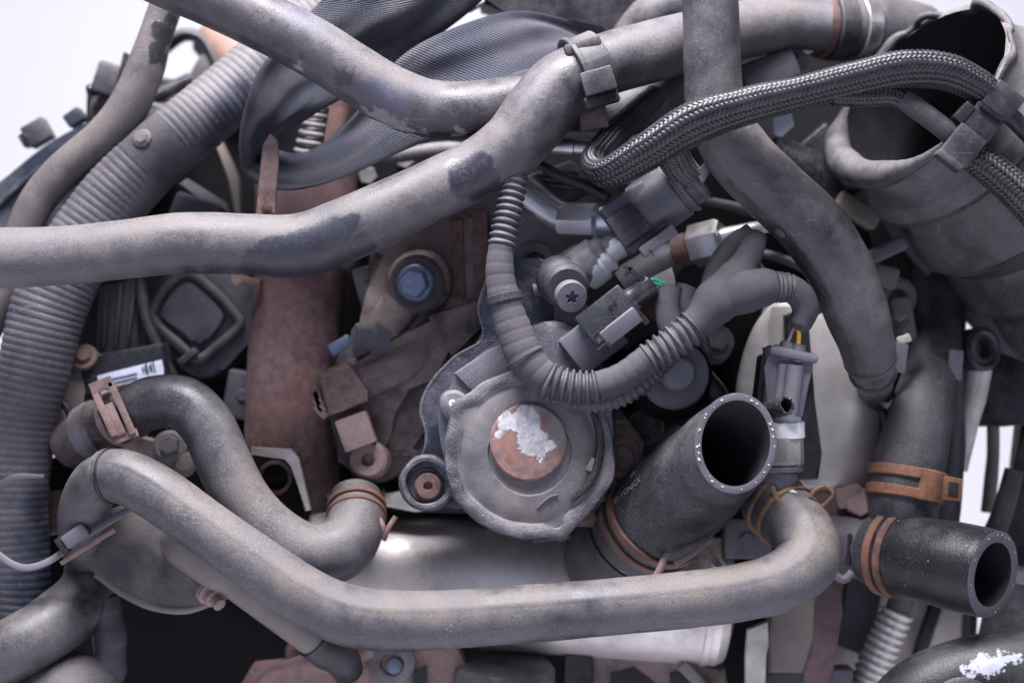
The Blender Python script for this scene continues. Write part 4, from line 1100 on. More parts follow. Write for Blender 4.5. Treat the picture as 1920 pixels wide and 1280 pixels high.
tag(B().tube(Curve([(1497, 612, 93, 4.2), (1498, 630, 91, 4.2), (1496, 652, 86, 4.2)], 3), seg=12, lump=0).obj('yellow_wire', 'wire_yellow'), 'short yellow wire entering the two-barrel grey connector', 'wire')
tag(B().tube(Curve([(1490, 612, 90, 3.4), (1482, 630, 88, 3.4), (1474, 650, 84, 3.4)], 3), seg=12, lump=0).obj('grey_wire', 'wire_grey'), 'short grey-brown wire beside the yellow wire', 'wire')

# round cap, two-barrel connector, fitting
rc = thing('round_cap', 'grey round cap with a raised knob under the ribbed harness', 'cap', P(1265, 770, 60))
ax = D(0.08, -0.05, 1)
B().lathe(P(1265, 703, 66), ax, [(58, -40), (64, -8), (64, 0), (60, 5), (45, 7), (36, 6)], 56).obj('disc', 'plastic_mid', rc)
B().lathe(P(1270, 700, 72), ax, [(33, -6), (32, 8), (27, 15), (14, 18)], 40).obj('knob', 'plastic_grey', rc)
B().lathe(P(1262, 712, 40), ax, [(80, -140), (80, -30), (58, -8)], 40).obj('body', 'block', rc)
gc = thing('two_barrel_connector', 'lilac grey two-barrel connector hanging below the yellow wire', 'connector', P(1475, 790, 70))
B().prism([(1437, 652), (1460, 646), (1527, 662), (1524, 690), (1506, 782), (1432, 768), (1440, 690)], 84, 52, 7).obj('body', 'plastic_grey', gc)
B().box(1484, 664, 66, 92, 18, 66, rot=-12, bevel=6).obj('shoulder', 'plastic_grey', gc)
B().lathe(P(1474, 664, 76), D(0.12, 1, 0), [(15, -10), (14, 20), (11, 24), (8, 18)], 24).obj('barrel', 'plastic_grey', gc)
B().lathe(P(1496, 668, 80), D(0.12, 1, 0), [(15, -10), (14, 20), (11, 24), (8, 18)], 24).obj('barrel', 'plastic_grey', gc)
B().tube(Curve([(1468, 682, 86, 9), (1458, 774, 82, 10)]), lump=0).obj('key_rib', 'plastic_grey', gc)
B().tube(Curve([(1492, 684, 88, 16), (1480, 776, 84, 17)]), lump=0).obj('key_rib', 'plastic_grey', gc)
B().prism([(1428, 668), (1446, 660), (1438, 770), (1416, 768)], 60, 60, 4).obj('side_latch', 'plastic_black', gc)
ft = thing('sensor_fitting', 'pale sensor fitting on a grey pipe below the lilac connector', 'fitting', P(1460, 960, 30))
B().lathe(P(1474, 800, 50), D(-0.03, 1, 0), [(34, -20), (34, 8), (28, 12), (26, 34)], 30).obj('neck', 'white_paint', ft)
B().lathe(P(1470, 850, 48), D(-0.03, 1, 0), [(34, -22), (37, -18), (37, 30), (33, 34)], 8).obj('hex', 'brassgreen', ft)
B().lathe(P(1468, 875, 48), D(-0.03, 1, 0), [(30, -12), (37, -8), (37, 0), (33, 3), (38, 6), (34, 12)], 30).obj('collar', 'cast', ft)
B().tube(Curve([(1466, 870, 46, 32), (1460, 910, 40, 32), (1452, 960, 20, 32)])).obj('pipe', 'plastic_grey', ft)
th = B().tube(Curve([(1390, 790, 60, 14), (1425, 778, 95, 17), (1455, 766, 125, 19), (1476, 760, 150, 18)], 3), seg=32, wall=4, bore=60, rag=8).obj('cut_tube', ['hose_black', 'hose_black', 'hose_inside'], ang=50)
tag(th, 'thin cut black tube poking out above the large cut hose', 'tube')

# ================================================================= large cut hose in the middle
def fibres(c, i, r_mid, n, parent, seed, cut=None):
    random.seed(seed)
    b = B()
    for k in range(n):
        a = random.uniform(0, 2 * math.pi)
        if random.random() < 0.35:
            continue
        dv = c.u[i] * math.cos(a) + c.v[i] * math.sin(a)
        p = c.p[i] + dv * r_mid * (1 + random.uniform(-0.035, 0.035)) + c.t[i] * 1.2 * S
        if cut is not None:
            p = p + c.t[i] * (dv * r_mid).dot(-Vector(cut) / c.t[i].dot(Vector(cut)))
        td = (c.v[i] * math.cos(a) - c.u[i] * math.sin(a))
        L, W, H = random.uniform(1.0, 4.2) * S, random.uniform(0.8, 1.8) * S, random.uniform(0.6, 1.8) * S
        vs = []
        for sx, sy in ((-1, -1), (1, -1), (1, 1), (-1, 1)):
            vs.append(p + td * L * sx * random.uniform(0.6, 1) + dv * W * sy)
        vs.append(p + c.t[i] * H)
        b.add(vs, [[0, 1, 4], [1, 2, 4], [2, 3, 4], [3, 0, 4]])
    o = b.obj('cut_fibres', 'fibre', parent, ang=20)
    o['kind'] = 'stuff'

C = Curve([(1150, 1062, -150, 100), (1175, 1030, -100, 101), (1215, 985, -40, 99), (1290, 915, 55, 97), (1345, 862, 130, 90), (1380, 830, 178, 85)], 3)
CUT = D(0.34, 0.10, 0.93)
ch = B().tube(C, seg=56, wall=13, bore=260, lump=0.014, cut=CUT).obj('cut_hose', ['hose_dark', 'rubber_cut', 'hose_inside'], ang=50)
tag(ch, 'large cut black rubber hose stub opening beside the round pump', 'hose')
fibres(C, C.n - 1, C.r[-1] - 6 * S, 40, ch, 3, CUT)
B().band(C, C.near(1190, 1015), 34, 3).obj('lower_cuff', 'hose_black', ch)
CH = C

def curved_text(txt, c, i0, ang, size, parent, name):
    """flat print wrapped on the hose: letters follow the hose length"""
    cu = bpy.data.curves.new('t', 'FONT')
    cu.body = txt
    cu.size = 1.0
    ob = bpy.data.objects.new('t', cu)
    COL.objects.link(ob)
    dg = bpy.context.evaluated_depsgraph_get()
    me = bpy.data.meshes.new_from_object(ob.evaluated_get(dg))
    bpy.data.objects.remove(ob)
    bm = bmesh.new(); bm.from_mesh(me)
    sz = size * S
    for v in bm.verts:
        s = c.s[i0] + v.co.x * sz
        f = min(c.n - 1.001, max(0, s / c.len * (c.n - 1)))
        i = int(f); t = f - i
        p = c.p[i].lerp(c.p[i + 1], t)
        r = c.r[i] + (c.r[i+1] - c.r[i]) * t
        a = ang - v.co.y * sz / r
        v.co = p + (c.u[i] * math.cos(a) + c.v[i] * math.sin(a)) * (r * 1.008 + 0.25 * S)
    me2 = bpy.data.meshes.new(name)
    bm.to_mesh(me2); bm.free()
    return finish(name, me2, 'print', parent, False)

def angle_towards(c, i, vec):
    return math.atan2(Vector(vec).dot(c.v[i]), Vector(vec).dot(c.u[i]))

i = C.near(1205, 990)
a0 = angle_towards(C, i, D(-0.75, 0.35, 0.55))
sgn = 1
curved_text('YK85-YON(CX', C, C.near(1222, 975), a0, 17, ch, 'printed_mark')
curved_text('VS', C, C.near(1262, 940), a0 - 0.28, 17, ch, 'printed_mark')

cl = thing('hose_clamp', 'dark rusty spring clamp with prongs round the large cut hose', 'clamp', P(1240, 1060, 0))
i = C.near(1222, 978)
B().band(C, i, 16, 6, off=-16).obj('band', 'rust_dark', cl)
B().band(C, i, 16, 6, off=14).obj('band', 'rust_dark', cl)
B().band(C, i, 30, 4, a0=150, a1=260).obj('bridge', 'rust_dark', cl)
B().tube(Curve([(1250, 1035, 60, 6), (1240, 1060, 70, 7), (1228, 1085, 72, 7)]), seg=10).obj('prong', 'rust_pink', cl)
B().tube(Curve([(1312, 1022, 80, 6), (1330, 1040, 88, 6), (1350, 1062, 88, 6)]), seg=10).obj('prong', 'rust_pink', cl)
B().tube(Curve([(1266, 1056, 72, 6), (1290, 1044, 80, 6), (1335, 1012, 84, 6)]), seg=10).obj('prong', 'rust_pink', cl)

# ================================================================= S-bend hose
os_, CS = hose('coolant_hose', 'dusty S-bend hose between the slotted clamp and the pump bracket',
     [(214, 786, -28, 46), (236, 776, -15, 48), (290, 754, 10, 50), (345, 757, 25, 51), (388, 798, 34, 51), (420, 868, 38, 52), (456, 938, 40, 53), (510, 1000, 42, 55), (578, 1038, 40, 57), (636, 1030, 26, 59), (664, 990, -10, 56), (668, 930, -70, 48)], 'hose_grey', seg=40, step=4)
cl = thing('hose_clamp', 'slotted pinkish rusty clamp at the start of the S-bend hose', 'clamp', P(210, 840, 0))
i = CS.near(232, 778)
B().band(CS, i, 12, 5, off=-20).obj('band', 'rust_pink', cl)
B().band(CS, i, 12, 5, off=20).obj('band', 'rust_pink', cl)
q = B().box(196, 776, 50, 92, 13, 7, rot=-66, bevel=2); q.box(228, 764, 50, 108, 13, 7, rot=-66, bevel=2)
q.box(190, 722, 50, 44, 22, 7, rot=22, bevel=2); q.box(236, 818, 42, 48, 16, 7, rot=20, bevel=2)
q.obj('slotted_plate', 'rust_pink', cl)
B().box(215, 786, 46, 64, 20, 7, rot=-66, bevel=2).obj('tongue', 'rust_pink', cl)
cl = thing('hose_clamp', 'brown spring clamp where the S-bend hose meets the bracket', 'clamp', P(670, 980, 0))
i = CS.near(667, 958)
B().band(CS, i, 9, 5, off=-10).obj('band', 'rust', cl)
B().band(CS, i, 9, 5, off=10).obj('band', 'rust_dark', cl)
B().tube(Curve([(720, 1012, 0, 5), (728, 990, 4, 5), (742, 968, 0, 5)]), seg=10).obj('prong', 'rust_pink', cl)
B().tube(Curve([(700, 962, 0, 7), (716, 985, 4, 7), (718, 1010, 0, 6)]), seg=10).obj('prong', 'rust_pink', cl)
tag(B().prism([(610, 930), (650, 905), (720, 920), (716, 960), (640, 975)], -95, 60, 10).obj('bracket_foot', 'rust'), 'brown rusty foot above the brown spring clamp', 'bracket')

# ================================================================= long bottom hose and left elbow
ob_, CB = hose('coolant_hose', 'long grey dusty hose sweeping across the bottom in front of the metal cylinder',
     [(192, 893, 76, 49), (230, 893, 92, 51), (290, 922, 108, 52), (370, 978, 122, 52), (480, 1056, 138, 53), (580, 1122, 148, 55), (650, 1152, 152, 57), (720, 1163, 153, 57), (830, 1161, 153, 55), (1000, 1149, 152, 54), (1150, 1137, 150, 53), (1300, 1122, 146, 53), (1400, 1108, 140, 54), (1468, 1088, 128, 57), (1514, 1048, 104, 60), (1504, 1000, 70, 61), (1470, 962, 34, 60), (1436, 932, -10, 56)], 'hose_grey', seg=64, step=4, lump=0.02, seam=57)
hose('coolant_hose', 'dusty elbow hose dropping from the bottom hose joint to the lower left edge',
     [(206, 890, 80, 47), (182, 905, 66, 48), (160, 945, 34, 47), (156, 1000, -30, 46), (172, 1058, -85, 50), (164, 1108, -70, 56), (112, 1162, -20, 60), (40, 1208, 32, 60), (-60, 1255, 40, 60)], 'hose', seg=36)
sj = thing('joint_ring', 'thin dark ring at the joint of the bottom hose and elbow', 'ring', P(195, 950, 60))
B().band(CB, CB.at(0.012), 5, 3).obj('ring', 'hose_black', sj)
B().band(CB, CB.at(0.012), 5, 2.4, off=-7).obj('lip', 'hose', sj)
cl = thing('hose_clamp', 'brass brown spring clamp with open ears at the end of the bottom hose', 'clamp', P(1450, 1000, 20))
i = CB.near(1466, 956)
B().band(CB, i, 9, 5, off=-16).obj('band', 'brass', cl)
B().band(CB, i, 9, 5, off=16).obj('band', 'brass', cl)
B().tube(Curve([(1448, 912, 76, 5), (1460, 938, 82, 5.5), (1500, 938, 80, 5), (1540, 955, 76, 5)]), seg=12).obj('ear', 'brass', cl)
B().tube(Curve([(1532, 956, 72, 4.5), (1548, 944, 78, 4.5), (1562, 926, 82, 4.5), (1548, 912, 82, 4.5), (1526, 920, 80, 4.5), (1520, 932, 78, 4.5)]), seg=12).obj('ear', 'brass', cl)
B().box(1486, 924, 70, 22, 12, 12, rot=-30, bevel=3).obj('spacer', 'white_paint', cl)

# ================================================================= lower left: flange, tan pipe, cable tie, boots
fl = thing('pipe_flange', 'oil-stained sheet metal flange with tan edge under the bottom hose', 'flange', P(270, 1150, -60))
B().prism([(140, 1030), (160, 985), (240, 945), (320, 980), (400, 1040), (440, 1090), (418, 1128), (345, 1146), (270, 1135), (190, 1085)], -8, 26, 6, smooth=True).obj('plate', 'stained', fl)
B().tube(Curve([(180, 1076, -14, 6), (230, 1112, -12, 7), (285, 1136, -12, 8), (345, 1143, -12, 8), (405, 1128, -14, 6)])).obj('rolled_edge', 'tan_pipe', fl)
q = B().lathe(P(392, 1110, 2), D(0.6, -0.5, 0.6), [(24, -8), (24, 4), (18, 6), (18, 20), (12, 22), (12, 40), (8, 42)], 26); q.obj('stud', 'rust_pink', fl)
B().tube(Curve([(320, 1004, -10, 32), (350, 1022, 4, 44), (410, 1066, 8, 42), (442, 1090, 6, 34), (520, 1147, -10, 34), (580, 1190, -30, 34), (604, 1208, -44, 33)])).obj('tan_pipe', 'tan_pipe', fl)
B().tube(Curve([(588, 1196, -34, 38), (612, 1214, -50, 39), (640, 1234, -76, 34), (652, 1256, -110, 30)]), lump=0.04).obj('pipe_union', 'plastic_black', fl)
zt = thing('cable_tie', 'pale plastic cable tie with a metal buckle hooped over the conduit', 'cable tie', P(120, 1070, 40))
B().tube(Curve([(-40, 985, -30, 7), (0, 1042, 20, 7), (45, 1064, 40, 7), (95, 1050, 48, 7), (140, 1015, 52, 7), (200, 980, 62, 7), (256, 946, 60, 7)], 3), flat=0.3, seg=12, lump=0).obj('tie', 'plastic_grey', zt)
B().tube(Curve([(-40, 950, -30, 6), (0, 910, 0, 6), (30, 894, 10, 6), (82, 893, 0, 4)], 3), flat=0.3, seg=12, lump=0).obj('tail', 'plastic_grey', zt)
B().box(142, 1004, 66, 50, 28, 16, rot=36, bevel=4).obj('buckle', 'plastic_grey', zt)
B().box(118, 1022, 60, 14, 34, 20, rot=36, bevel=2).obj('buckle_mouth', 'hose_inside', zt)
B().box(165, 1024, 50, 120, 9, 6, rot=32, bevel=1).obj('strap_edge', 'rust_pink', zt)
B().box(130, 960, 46, 7, 44, 5, rot=14, bevel=1).obj('stub', 'plastic_grey', zt)
bt = thing('rubber_boot', 'crumpled dark rubber boot at the bottom beneath the elbow hose', 'boot', P(150, 1330, -20))
B().lathe(P(130, 1310, -20), D(0.15, 1, 0.3), [(110, -60), (110, 0), (90, 26), (94, 40), (72, 62), (44, 78), (12, 84)], 40).obj('cup', 'plastic', bt)
B().tube(Curve([(196, 1120, -60, 26), (205, 1180, -55, 30), (205, 1240, -50, 32), (190, 1320, -50, 34)]), rib=(60, 0.06)).obj('neck', 'plastic_mid', bt)
tag(B().box(105, 960, -190, 36, 80, 40, rot=6, bevel=8).obj('brown_lug', 'rust_pink'), 'small brown lug between the conduit and the elbow hose', 'lug')
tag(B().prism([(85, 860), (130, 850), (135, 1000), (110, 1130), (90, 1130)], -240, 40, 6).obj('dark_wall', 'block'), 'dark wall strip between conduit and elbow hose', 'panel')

# ================================================================= metal cylinder and bottom parts
ey = thing('cooler_cylinder', 'wide satin metal cylinder with barcode sticker below the pump', 'cylinder', P(1000, 1260, -230))
C = Curve([(560, 1064, -235, 120), (700, 1076, -235, 120), (1000, 1100, -235, 121), (1330, 1127, -235, 119)], 5)
cyb = B().tube(C, seg=64, lump=0).obj('can', 'cylinder', ey)
B().band(C, C.n - 3, 14, 3, seg=64).obj('end_bead', 'cylinder', ey)
B().lathe(C.p[-1], C.t[-1], [(126, -2), (128, 14), (118, 32), (70, 44)], 48).obj('end_cap', 'cylinder', ey)
def sticker():
    a0 = angle_towards(C, C.n // 2, D(0, 1, 0.62)); a1 = angle_towards(C, C.n // 2, D(0, 1, 0.02))
    def patch(i0, i1, b0, b1, lift, n=10, m=12):
        b = B()
        rows = []
        for k in range(m + 1):
            f = i0 + (i1 - i0) * k / m
            i = min(C.n - 2, int(f)); t = f - i
            p = C.p[i].lerp(C.p[i+1], t); r = C.r[i]
            rows.append([p + (C.u[i] * math.cos(b0 + (b1-b0)*j/n) + C.v[i] * math.sin(b0 + (b1-b0)*j/n)) * (r + lift * S) for j in range(n + 1)])
        b.rings(rows, close=False)
        return b
    i0, i1 = C.near(905, 1100), C.near(1140, 1115)
    st = patch(i0, i1, a0, a1, 0.6).obj('sticker', 'label', cyb)
    b = B(); random.seed(5)
    f = i0 + (i1 - i0) * 0.12
    am = a0 + (a1 - a0) * 0.03; ae = a0 + (a1 - a0) * 0.5
    while f < i1 - (i1 - i0) * 0.05:
        w = random.choice((0.8, 0.8, 1.4, 2.0))
        q = patch(f, f + w, am, ae, 1.0, 4, 1)
        b.add([Vector(v) for v in q.v], q.f)
        f += w + random.choice((0.8, 1.3, 1.8))
    b.obj('barcode', 'ink', st)
sticker()
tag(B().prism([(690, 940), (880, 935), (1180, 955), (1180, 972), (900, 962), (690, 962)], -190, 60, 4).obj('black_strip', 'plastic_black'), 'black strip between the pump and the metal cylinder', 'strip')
tag(B().prism([(700, 925), (830, 915), (860, 945), (780, 960), (700, 945)], -120, 14, 3).obj('pale_shelf', 'pale_metal'), 'small pale ledge beneath the pump ear', 'ledge')
rbb = thing('rusty_mount', 'pinkish rusty mount with a bolt hole at the bottom edge', 'mount', P(650, 1320, -150))
B().prism([(440, 1300), (470, 1250), (560, 1240), (660, 1205), (770, 1200), (860, 1215), (880, 1260), (860, 1400), (440, 1400)], -150, 60, 12).obj('casting', 'rust_pink', rbb)
B().lathe(P(735, 1245, -140), FACE, [(48, -20), (46, 2), (40, 5), (24, 4), (20, -14)], 32).obj('eye', 'cast', rbb)
B().lathe(P(740, 1248, -148), FACE, [(17, -8), (17, 6), (14, 8)], 20).obj('bolt', 'bolt_blue', rbb)
B().prism([(430, 1330), (500, 1260), (700, 1215), (705, 1232), (520, 1290), (470, 1340)], -135, 20, 4).obj('rib', 'rust_pink', rbb)
B().prism([(775, 1260), (800, 1248), (800, 1400), (770, 1400)], -130, 10, 3).obj('dark_slot', 'hose_inside', rbb)
tag(B().lathe(P(945, 1330, -170), D(0, 1, 0.1), [(100, -80), (100, 80), (92, 92), (60, 96)], 48).obj('grey_canister', 'cast'), 'grey canister standing under the middle of the metal cylinder', 'canister')
tag(B().prism([(1060, 1225), (1110, 1232), (1112, 1400), (1050, 1400)], -180, 30, 6).obj('black_bracket', 'plastic_black'), 'black upright right of the grey canister', 'bracket')
ab = thing('alternator_bracket', 'dirty cast bracket with dark windows under the metal cylinder end', 'bracket', P(1230, 1330, -200))
B().prism([(1110, 1230), (1200, 1225), (1280, 1250), (1360, 1250), (1380, 1400), (1110, 1400)], -200, 50, 8).obj('casting', 'bracket', ab)
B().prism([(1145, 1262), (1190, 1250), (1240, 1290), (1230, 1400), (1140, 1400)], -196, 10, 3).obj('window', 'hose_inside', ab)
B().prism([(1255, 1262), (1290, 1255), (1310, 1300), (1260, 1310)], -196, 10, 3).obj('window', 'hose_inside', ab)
B().box(1305, 1272, -180, 80, 22, 20, rot=-45, bevel=4).obj('strut', 'cast', ab)

# right of the cylinder: bars and panels
tag(B().prism([(1402, 1180), (1440, 1165), (1442, 1210), (1432, 1240), (1434, 1420), (1398, 1420), (1398, 1230)], -120, 16, 4).obj('pale_strap', 'pale_metal'), 'pale bent metal strap hanging right of the cylinder end', 'strap')
hc = thing('side_housing', 'beige cast housing with brown bracket behind the bottom hose bend', 'housing', P(1500, 1320, -160))
B().prism([(1450, 1120), (1530, 1120), (1525, 1200), (1505, 1262), (1440, 1262), (1442, 1190)], -150, 60, 8).obj('casting', 'tan_pipe', hc)
B().prism([(1525, 1090), (1578, 1080), (1580, 1150), (1560, 1290), (1500, 1290), (1512, 1255)], -165, 60, 8).obj('bracket', 'rust_plate', hc)
B().prism([(1430, 1262), (1600, 1255), (1600, 1420), (1430, 1420)], -170, 60, 6).obj('base', 'plastic_mid', hc)
tag(B().prism([(1560, 1080), (1830, 1090), (1800, 1420), (1540, 1420)], -330, 30, 6).obj('metal_backplate', 'pale_metal'), 'pale metal backplate behind the bellows tube', 'plate')
tag(B().prism([(1590, 1085), (1660, 1085), (1640, 1180), (1620, 1230), (1570, 1210)], -280, 30, 8).obj('grey_gusset', 'plastic_mid'), 'grey gusset left of the silver bellows tube', 'bracket')
bt2 = thing('bellows_tube', 'silver ribbed bellows tube leaning in front of the pale panel', 'tube', P(1600, 1330, -240))
C = Curve([(1705, 1090, -240, 30), (1685, 1140, -240, 30), (1655, 1210, -240, 32), (1622, 1290, -240, 32), (1590, 1380, -240, 32)], 2.5)
B().tube(C, 0, C.near(1682, 1146), seg=32, rscale=0.8).obj('cuff', 'cast', bt2)
B().tube(C, C.near(1682, 1146), None, rib=(16, 0.08), seg=36).obj('bellows', 'can', bt2, ang=60)
for (x0, x1, nm, mt, lb) in ((1770, 1700, 'dark_rod', 'plastic_black', 'thin dark rod leaning behind the silver bellows tube'), (1822, 1812, 'dark_post', 'plastic_mid', 'short dark post below the cut hose end')):
    tag(B().tube(Curve([(x0, 1090, -300, 14), ((x0 + x1) / 2, 1190, -300, 14), (x1, 1310, -300, 14)])).obj(nm, mt), lb, 'rod')

# paint-splashed hose in the corner
hose('corner_hose', 'black hose with a white paint splash in the lower corner', [(1640, 1420, 60, 78), (1730, 1310, 75, 78), (1830, 1268, 85, 76), (1930, 1258, 90, 76), (2040, 1270, 90, 76)], 'hose_paint', seg=40)
tag(B().tube(Curve([(1700, 1360, 110, 40), (1790, 1290, 120, 42), (1880, 1290, 120, 42)])).obj('corner_tube', 'hose_dark'), 'short dark tube in front of the paint-splashed corner hose', 'tube')

# ================================================================= pale cylinder behind the grey plug
oc = thing('oil_cooler_can', 'pale metal filter can standing behind the lilac grey connector', 'filter', P(1530, 920, -220))
B().lathe(P(1530, 905, -230), D(0, 1, 0.02), [(118, 0), (126, 8), (128, 20), (128, 300), (120, 330), (90, 345)], 64, d=-230).obj('can', 'can', oc)
B().lathe(P(1530, 905, -230), D(0, 1, 0.02), [(122, -70), (124, -10), (118, 0)], 48, d=-230).obj('base', 'rust_plate', oc)
pr = thing('pulley_ring', 'pale curved ring edge showing behind the taped harness', 'ring', P(1440, 780, -170))
B().tube(Curve([(1490, 560, -150, 26), (1440, 620, -150, 27), (1414, 690, -150, 27), (1404, 760, -150, 26), (1412, 830, -150, 26)]), flat=0.3).obj('rim', 'pale_metal', pr)
B().prism([(1360, 640), (1380, 580), (1430, 550), (1480, 560), (1430, 620), (1405, 690), (1395, 780), (1360, 790)], -165, 40, 8, smooth=True).obj('web', 'block', pr)
tag(B().prism([(1470, 590), (1560, 560), (1595, 640), (1590, 720), (1556, 770), (1535, 900), (1490, 900), (1475, 780)], -92, 14, 8).obj('shadow_plate', 'plastic_black'), 'black baffle plate shaped as the shadow between the connector and the pale can', 'shade')  # black plate put in to stand for the shadow on the pale can

# ================================================================= right-hand clamp group
o5, CR = hose('coolant_hose', 'upright dark hose dropping from the support bar into the orange clamp',
     [(1752, 430, -340, 58), (1757, 520, -320, 54), (1758, 600, -250, 52), (1748, 690, -170, 54), (1728, 780, -90, 60), (1708, 860, -70, 66), (1696, 930, -60, 67), (1690, 985, -62, 64)], 'hose_dark', seg=40, step=4)
q = B().box(1768, 684, -118, 30, 50, 10, rot=-4, bevel=2); q.obj('clip_plate', 'hose_inside', o5)
B().box(1790, 684, -114, 26, 56, 22, rot=-4, bevel=3).obj('clip', 'plastic_grey', o5)
hose('coolant_hose', 'plain dark hose hidden behind the orange-clamped hose', [(1785, 640, -240, 40), (1776, 760, -230, 40), (1768, 860, -210, 40), (1756, 960, -200, 44), (1745, 1040, -200, 46)], 'hose_dark')
lc = thing('retaining_clip', 'small lilac grey clip standing in the dark gap between two hoses', 'clip', P(1686, 700, -110))
B().prism([(1676, 640), (1704, 646), (1697, 700), (1670, 696)], -60, 12, 1.5).obj('plate', 'plastic_grey', lc)
B().prism([(1660, 600), (1672, 592), (1684, 606), (1700, 590), (1706, 604), (1692, 618), (1700, 640), (1676, 640), (1668, 622)], -70, 14, 2).obj('spring', 'plastic_black', lc)
B().box(1694, 636, -72, 26, 16, 18, rot=20, bevel=3).obj('hook', 'pale_metal', lc)
cl = thing('hose_clamp', 'bright orange rusty clamp with a slotted ear round the upright hose', 'clamp', P(1710, 950, -40))
i = CR.near(1699, 908)
ca = angle_towards(CR, i, D(-1, 0, 0.25)); cb_ = angle_towards(CR, i, D(0.75, 0, 0.65))
B().band(CR, i, 20, 7, off=-19).obj('band', 'rust_orange', cl)
B().band(CR, i, 20, 7, off=19).obj('band', 'rust_orange', cl)
am = angle_towards(CR, i, D(0.62, 0, 0.78))
lo, hi = sorted((math.degrees(am) - 0, math.degrees(am) + 0))
B().band(CR, i, 60, 8, a0=math.degrees(am) - 20, a1=math.degrees(am) + 32).obj('bridge', 'rust_orange', cl)
B().prism([(1756, 888), (1806, 898), (1804, 940), (1754, 936)], -12, 14, 2).obj('ear', 'rust_orange', cl)
B().prism([(1780, 902), (1798, 905), (1796, 930), (1778, 928)], -10, 4, 1).obj('ear_slot', 'hose_inside', cl)
jn = thing('coolant_junction', 'dark plastic coolant junction between the brown clamps', 'junction', P(1640, 1120, -60))
B().tube(Curve([(1545, 1010, -110, 48), (1600, 1022, -100, 60), (1650, 1032, -80, 66), (1700, 1042, -50, 68)])).obj('body', 'plastic_mid', jn)
B().tube(Curve([(1690, 960, -70, 60), (1680, 1000, -80, 58), (1665, 1040, -90, 50)])).obj('upper_neck', 'plastic_black', jn)
B().box(1592, 1030, -45, 8, 60, 8, rot=-4, bevel=2).obj('mould_line', 'plastic_black', jn)
B().tube(Curve([(1562, 1075, -40, 8), (1582, 1086, -36, 8), (1598, 1072, -36, 8)])).obj('lower_lip', 'plastic_grey', jn)
q = B(); hexhead(q, P(1614, 944, -90), D(-0.2, 0.5, 1), 30, 18); q.box(1592, 930, -95, 50, 40, 30, rot=10, bevel=6); q.obj('rusty_bolt', 'rust_pink', jn)

C = Curve([(1640, 1030, -75, 70), (1690, 1040, -30, 76), (1745, 1051, 18, 80), (1800, 1063, 62, 84), (1845, 1072, 96, 84), (1862, 1076, 110, 83)], 3)
ch2 = B().tube(C, seg=56, wall=21, bore=200, lump=0.01).obj('cut_hose', ['hose_black', 'rubber_cut', 'hose_inside'], ang=50)
tag(ch2, 'cut black hose end with thick wall beside the orange clamp', 'hose')
fibres(C, C.n - 1, C.r[-1] - 9 * S, 52, ch2, 9)
cl = thing('hose_clamp', 'brown double-wire clamp at the root of the thick-walled cut hose', 'clamp', P(1680, 1110, -20))
i = C.near(1680, 1038)
B().band(C, i, 16, 7, off=-13).obj('band', 'rust_dark', cl)
B().band(C, i, 15, 6, off=11).obj('band', 'rust', cl)

# rod with eye, dark hoses at the right edge
rd = thing('tie_rod', 'pale metal rod with a dark rubber eye below the support bar', 'rod', P(1805, 850, -220))
B().tube(Curve([(1836, 690, -210, 24), (1826, 740, -210, 24), (1812, 800, -215, 21), (1796, 880, -220, 18)])).obj('rod', 'pale_metal', rd)
B().lathe(P(1838, 655, -190), D(0.5, 0.1, 1), [(44, -24), (44, 10), (36, 14), (30, 8), (20, 10), (16, -10)], 36).obj('eye', 'plastic_black', rd)
dh = thing('dark_pipe_group', 'black bracket and pipes at the right edge beside the white gap', 'bracket', P(1890, 1150, -250))
B().prism([(1850, 650), (1990, 700), (1990, 790), (1880, 800), (1830, 800), (1845, 720)], -260, 60, 8).obj('upper_bracket', 'plastic_black', dh)
B().prism([(1918, 790), (1990, 770), (1990, 1200), (1890, 1200), (1870, 1010), (1890, 940), (1908, 880)], -270, 60, 10).obj('side_plate', 'plastic_black', dh)
B().tube(Curve([(1862, 780, -280, 12), (1862, 850, -280, 12), (1858, 900, -280, 13), (1852, 960, -280, 13)])).obj('pipe', 'tan_pipe', dh)
B().tube(Curve([(1902, 880, -200, 18), (1880, 960, -200, 20), (1846, 1040, -210, 24), (1810, 1100, -210, 26)])).obj('hose', 'hose_dark', dh)
tag(B().lathe(P(1905, 1140, -200), D(0.2, 1, 0.1), [(60, -120), (60, 60), (40, 80)], 36).obj('dark_bush', 'plastic'), 'dark bush beneath the thick-walled cut hose', 'bush')

# ================================================================= clutter seen between the thick hose and the torn duct
for k, (x, y, d, w, h, t, rot, mt, lb) in enumerate((
    (1440, 138, -120, 110, 60, 60, 20, 'plastic_mid', 'pale casting under the intake pipe beside the thick hose'),
    (1545, 300, -190, 90, 110, 60, 40, 'plastic_black', 'black bracket between the braided sleeve and the bellows lip'),
    (1606, 395, -150, 90, 40, 50, -30, 'tan_pipe', 'brownish lug in the gap right of the thick hose'),
    (1660, 470, -150, 80, 28, 40, 25, 'plastic_grey', 'pale lever in the gap under the support bar'),
    (1652, 518, -160, 60, 44, 40, -15, 'tan_pipe', 'brown block in the gap below the pale lever'),
    (1692, 600, -190, 40, 90, 40, 10, 'tan_pipe', 'beige post behind the small lilac clip'))):
    q = B().box(x, y, d, w, h, t, rot=rot, bevel=9, seg=3)
    tag(q.obj('engine_lug', mt), lb, 'lug')
gb = thing('gap_bolt', 'round bolt boss glimpsed between the intake pipe and torn duct', 'bolt', P(1480, 130, -150))
B().lathe(P(1482, 108, -140), D(0, -0.2, 1), [(40, -30), (38, 0), (28, 5), (14, 4), (11, -10)], 28).obj('boss', 'cast', gb)
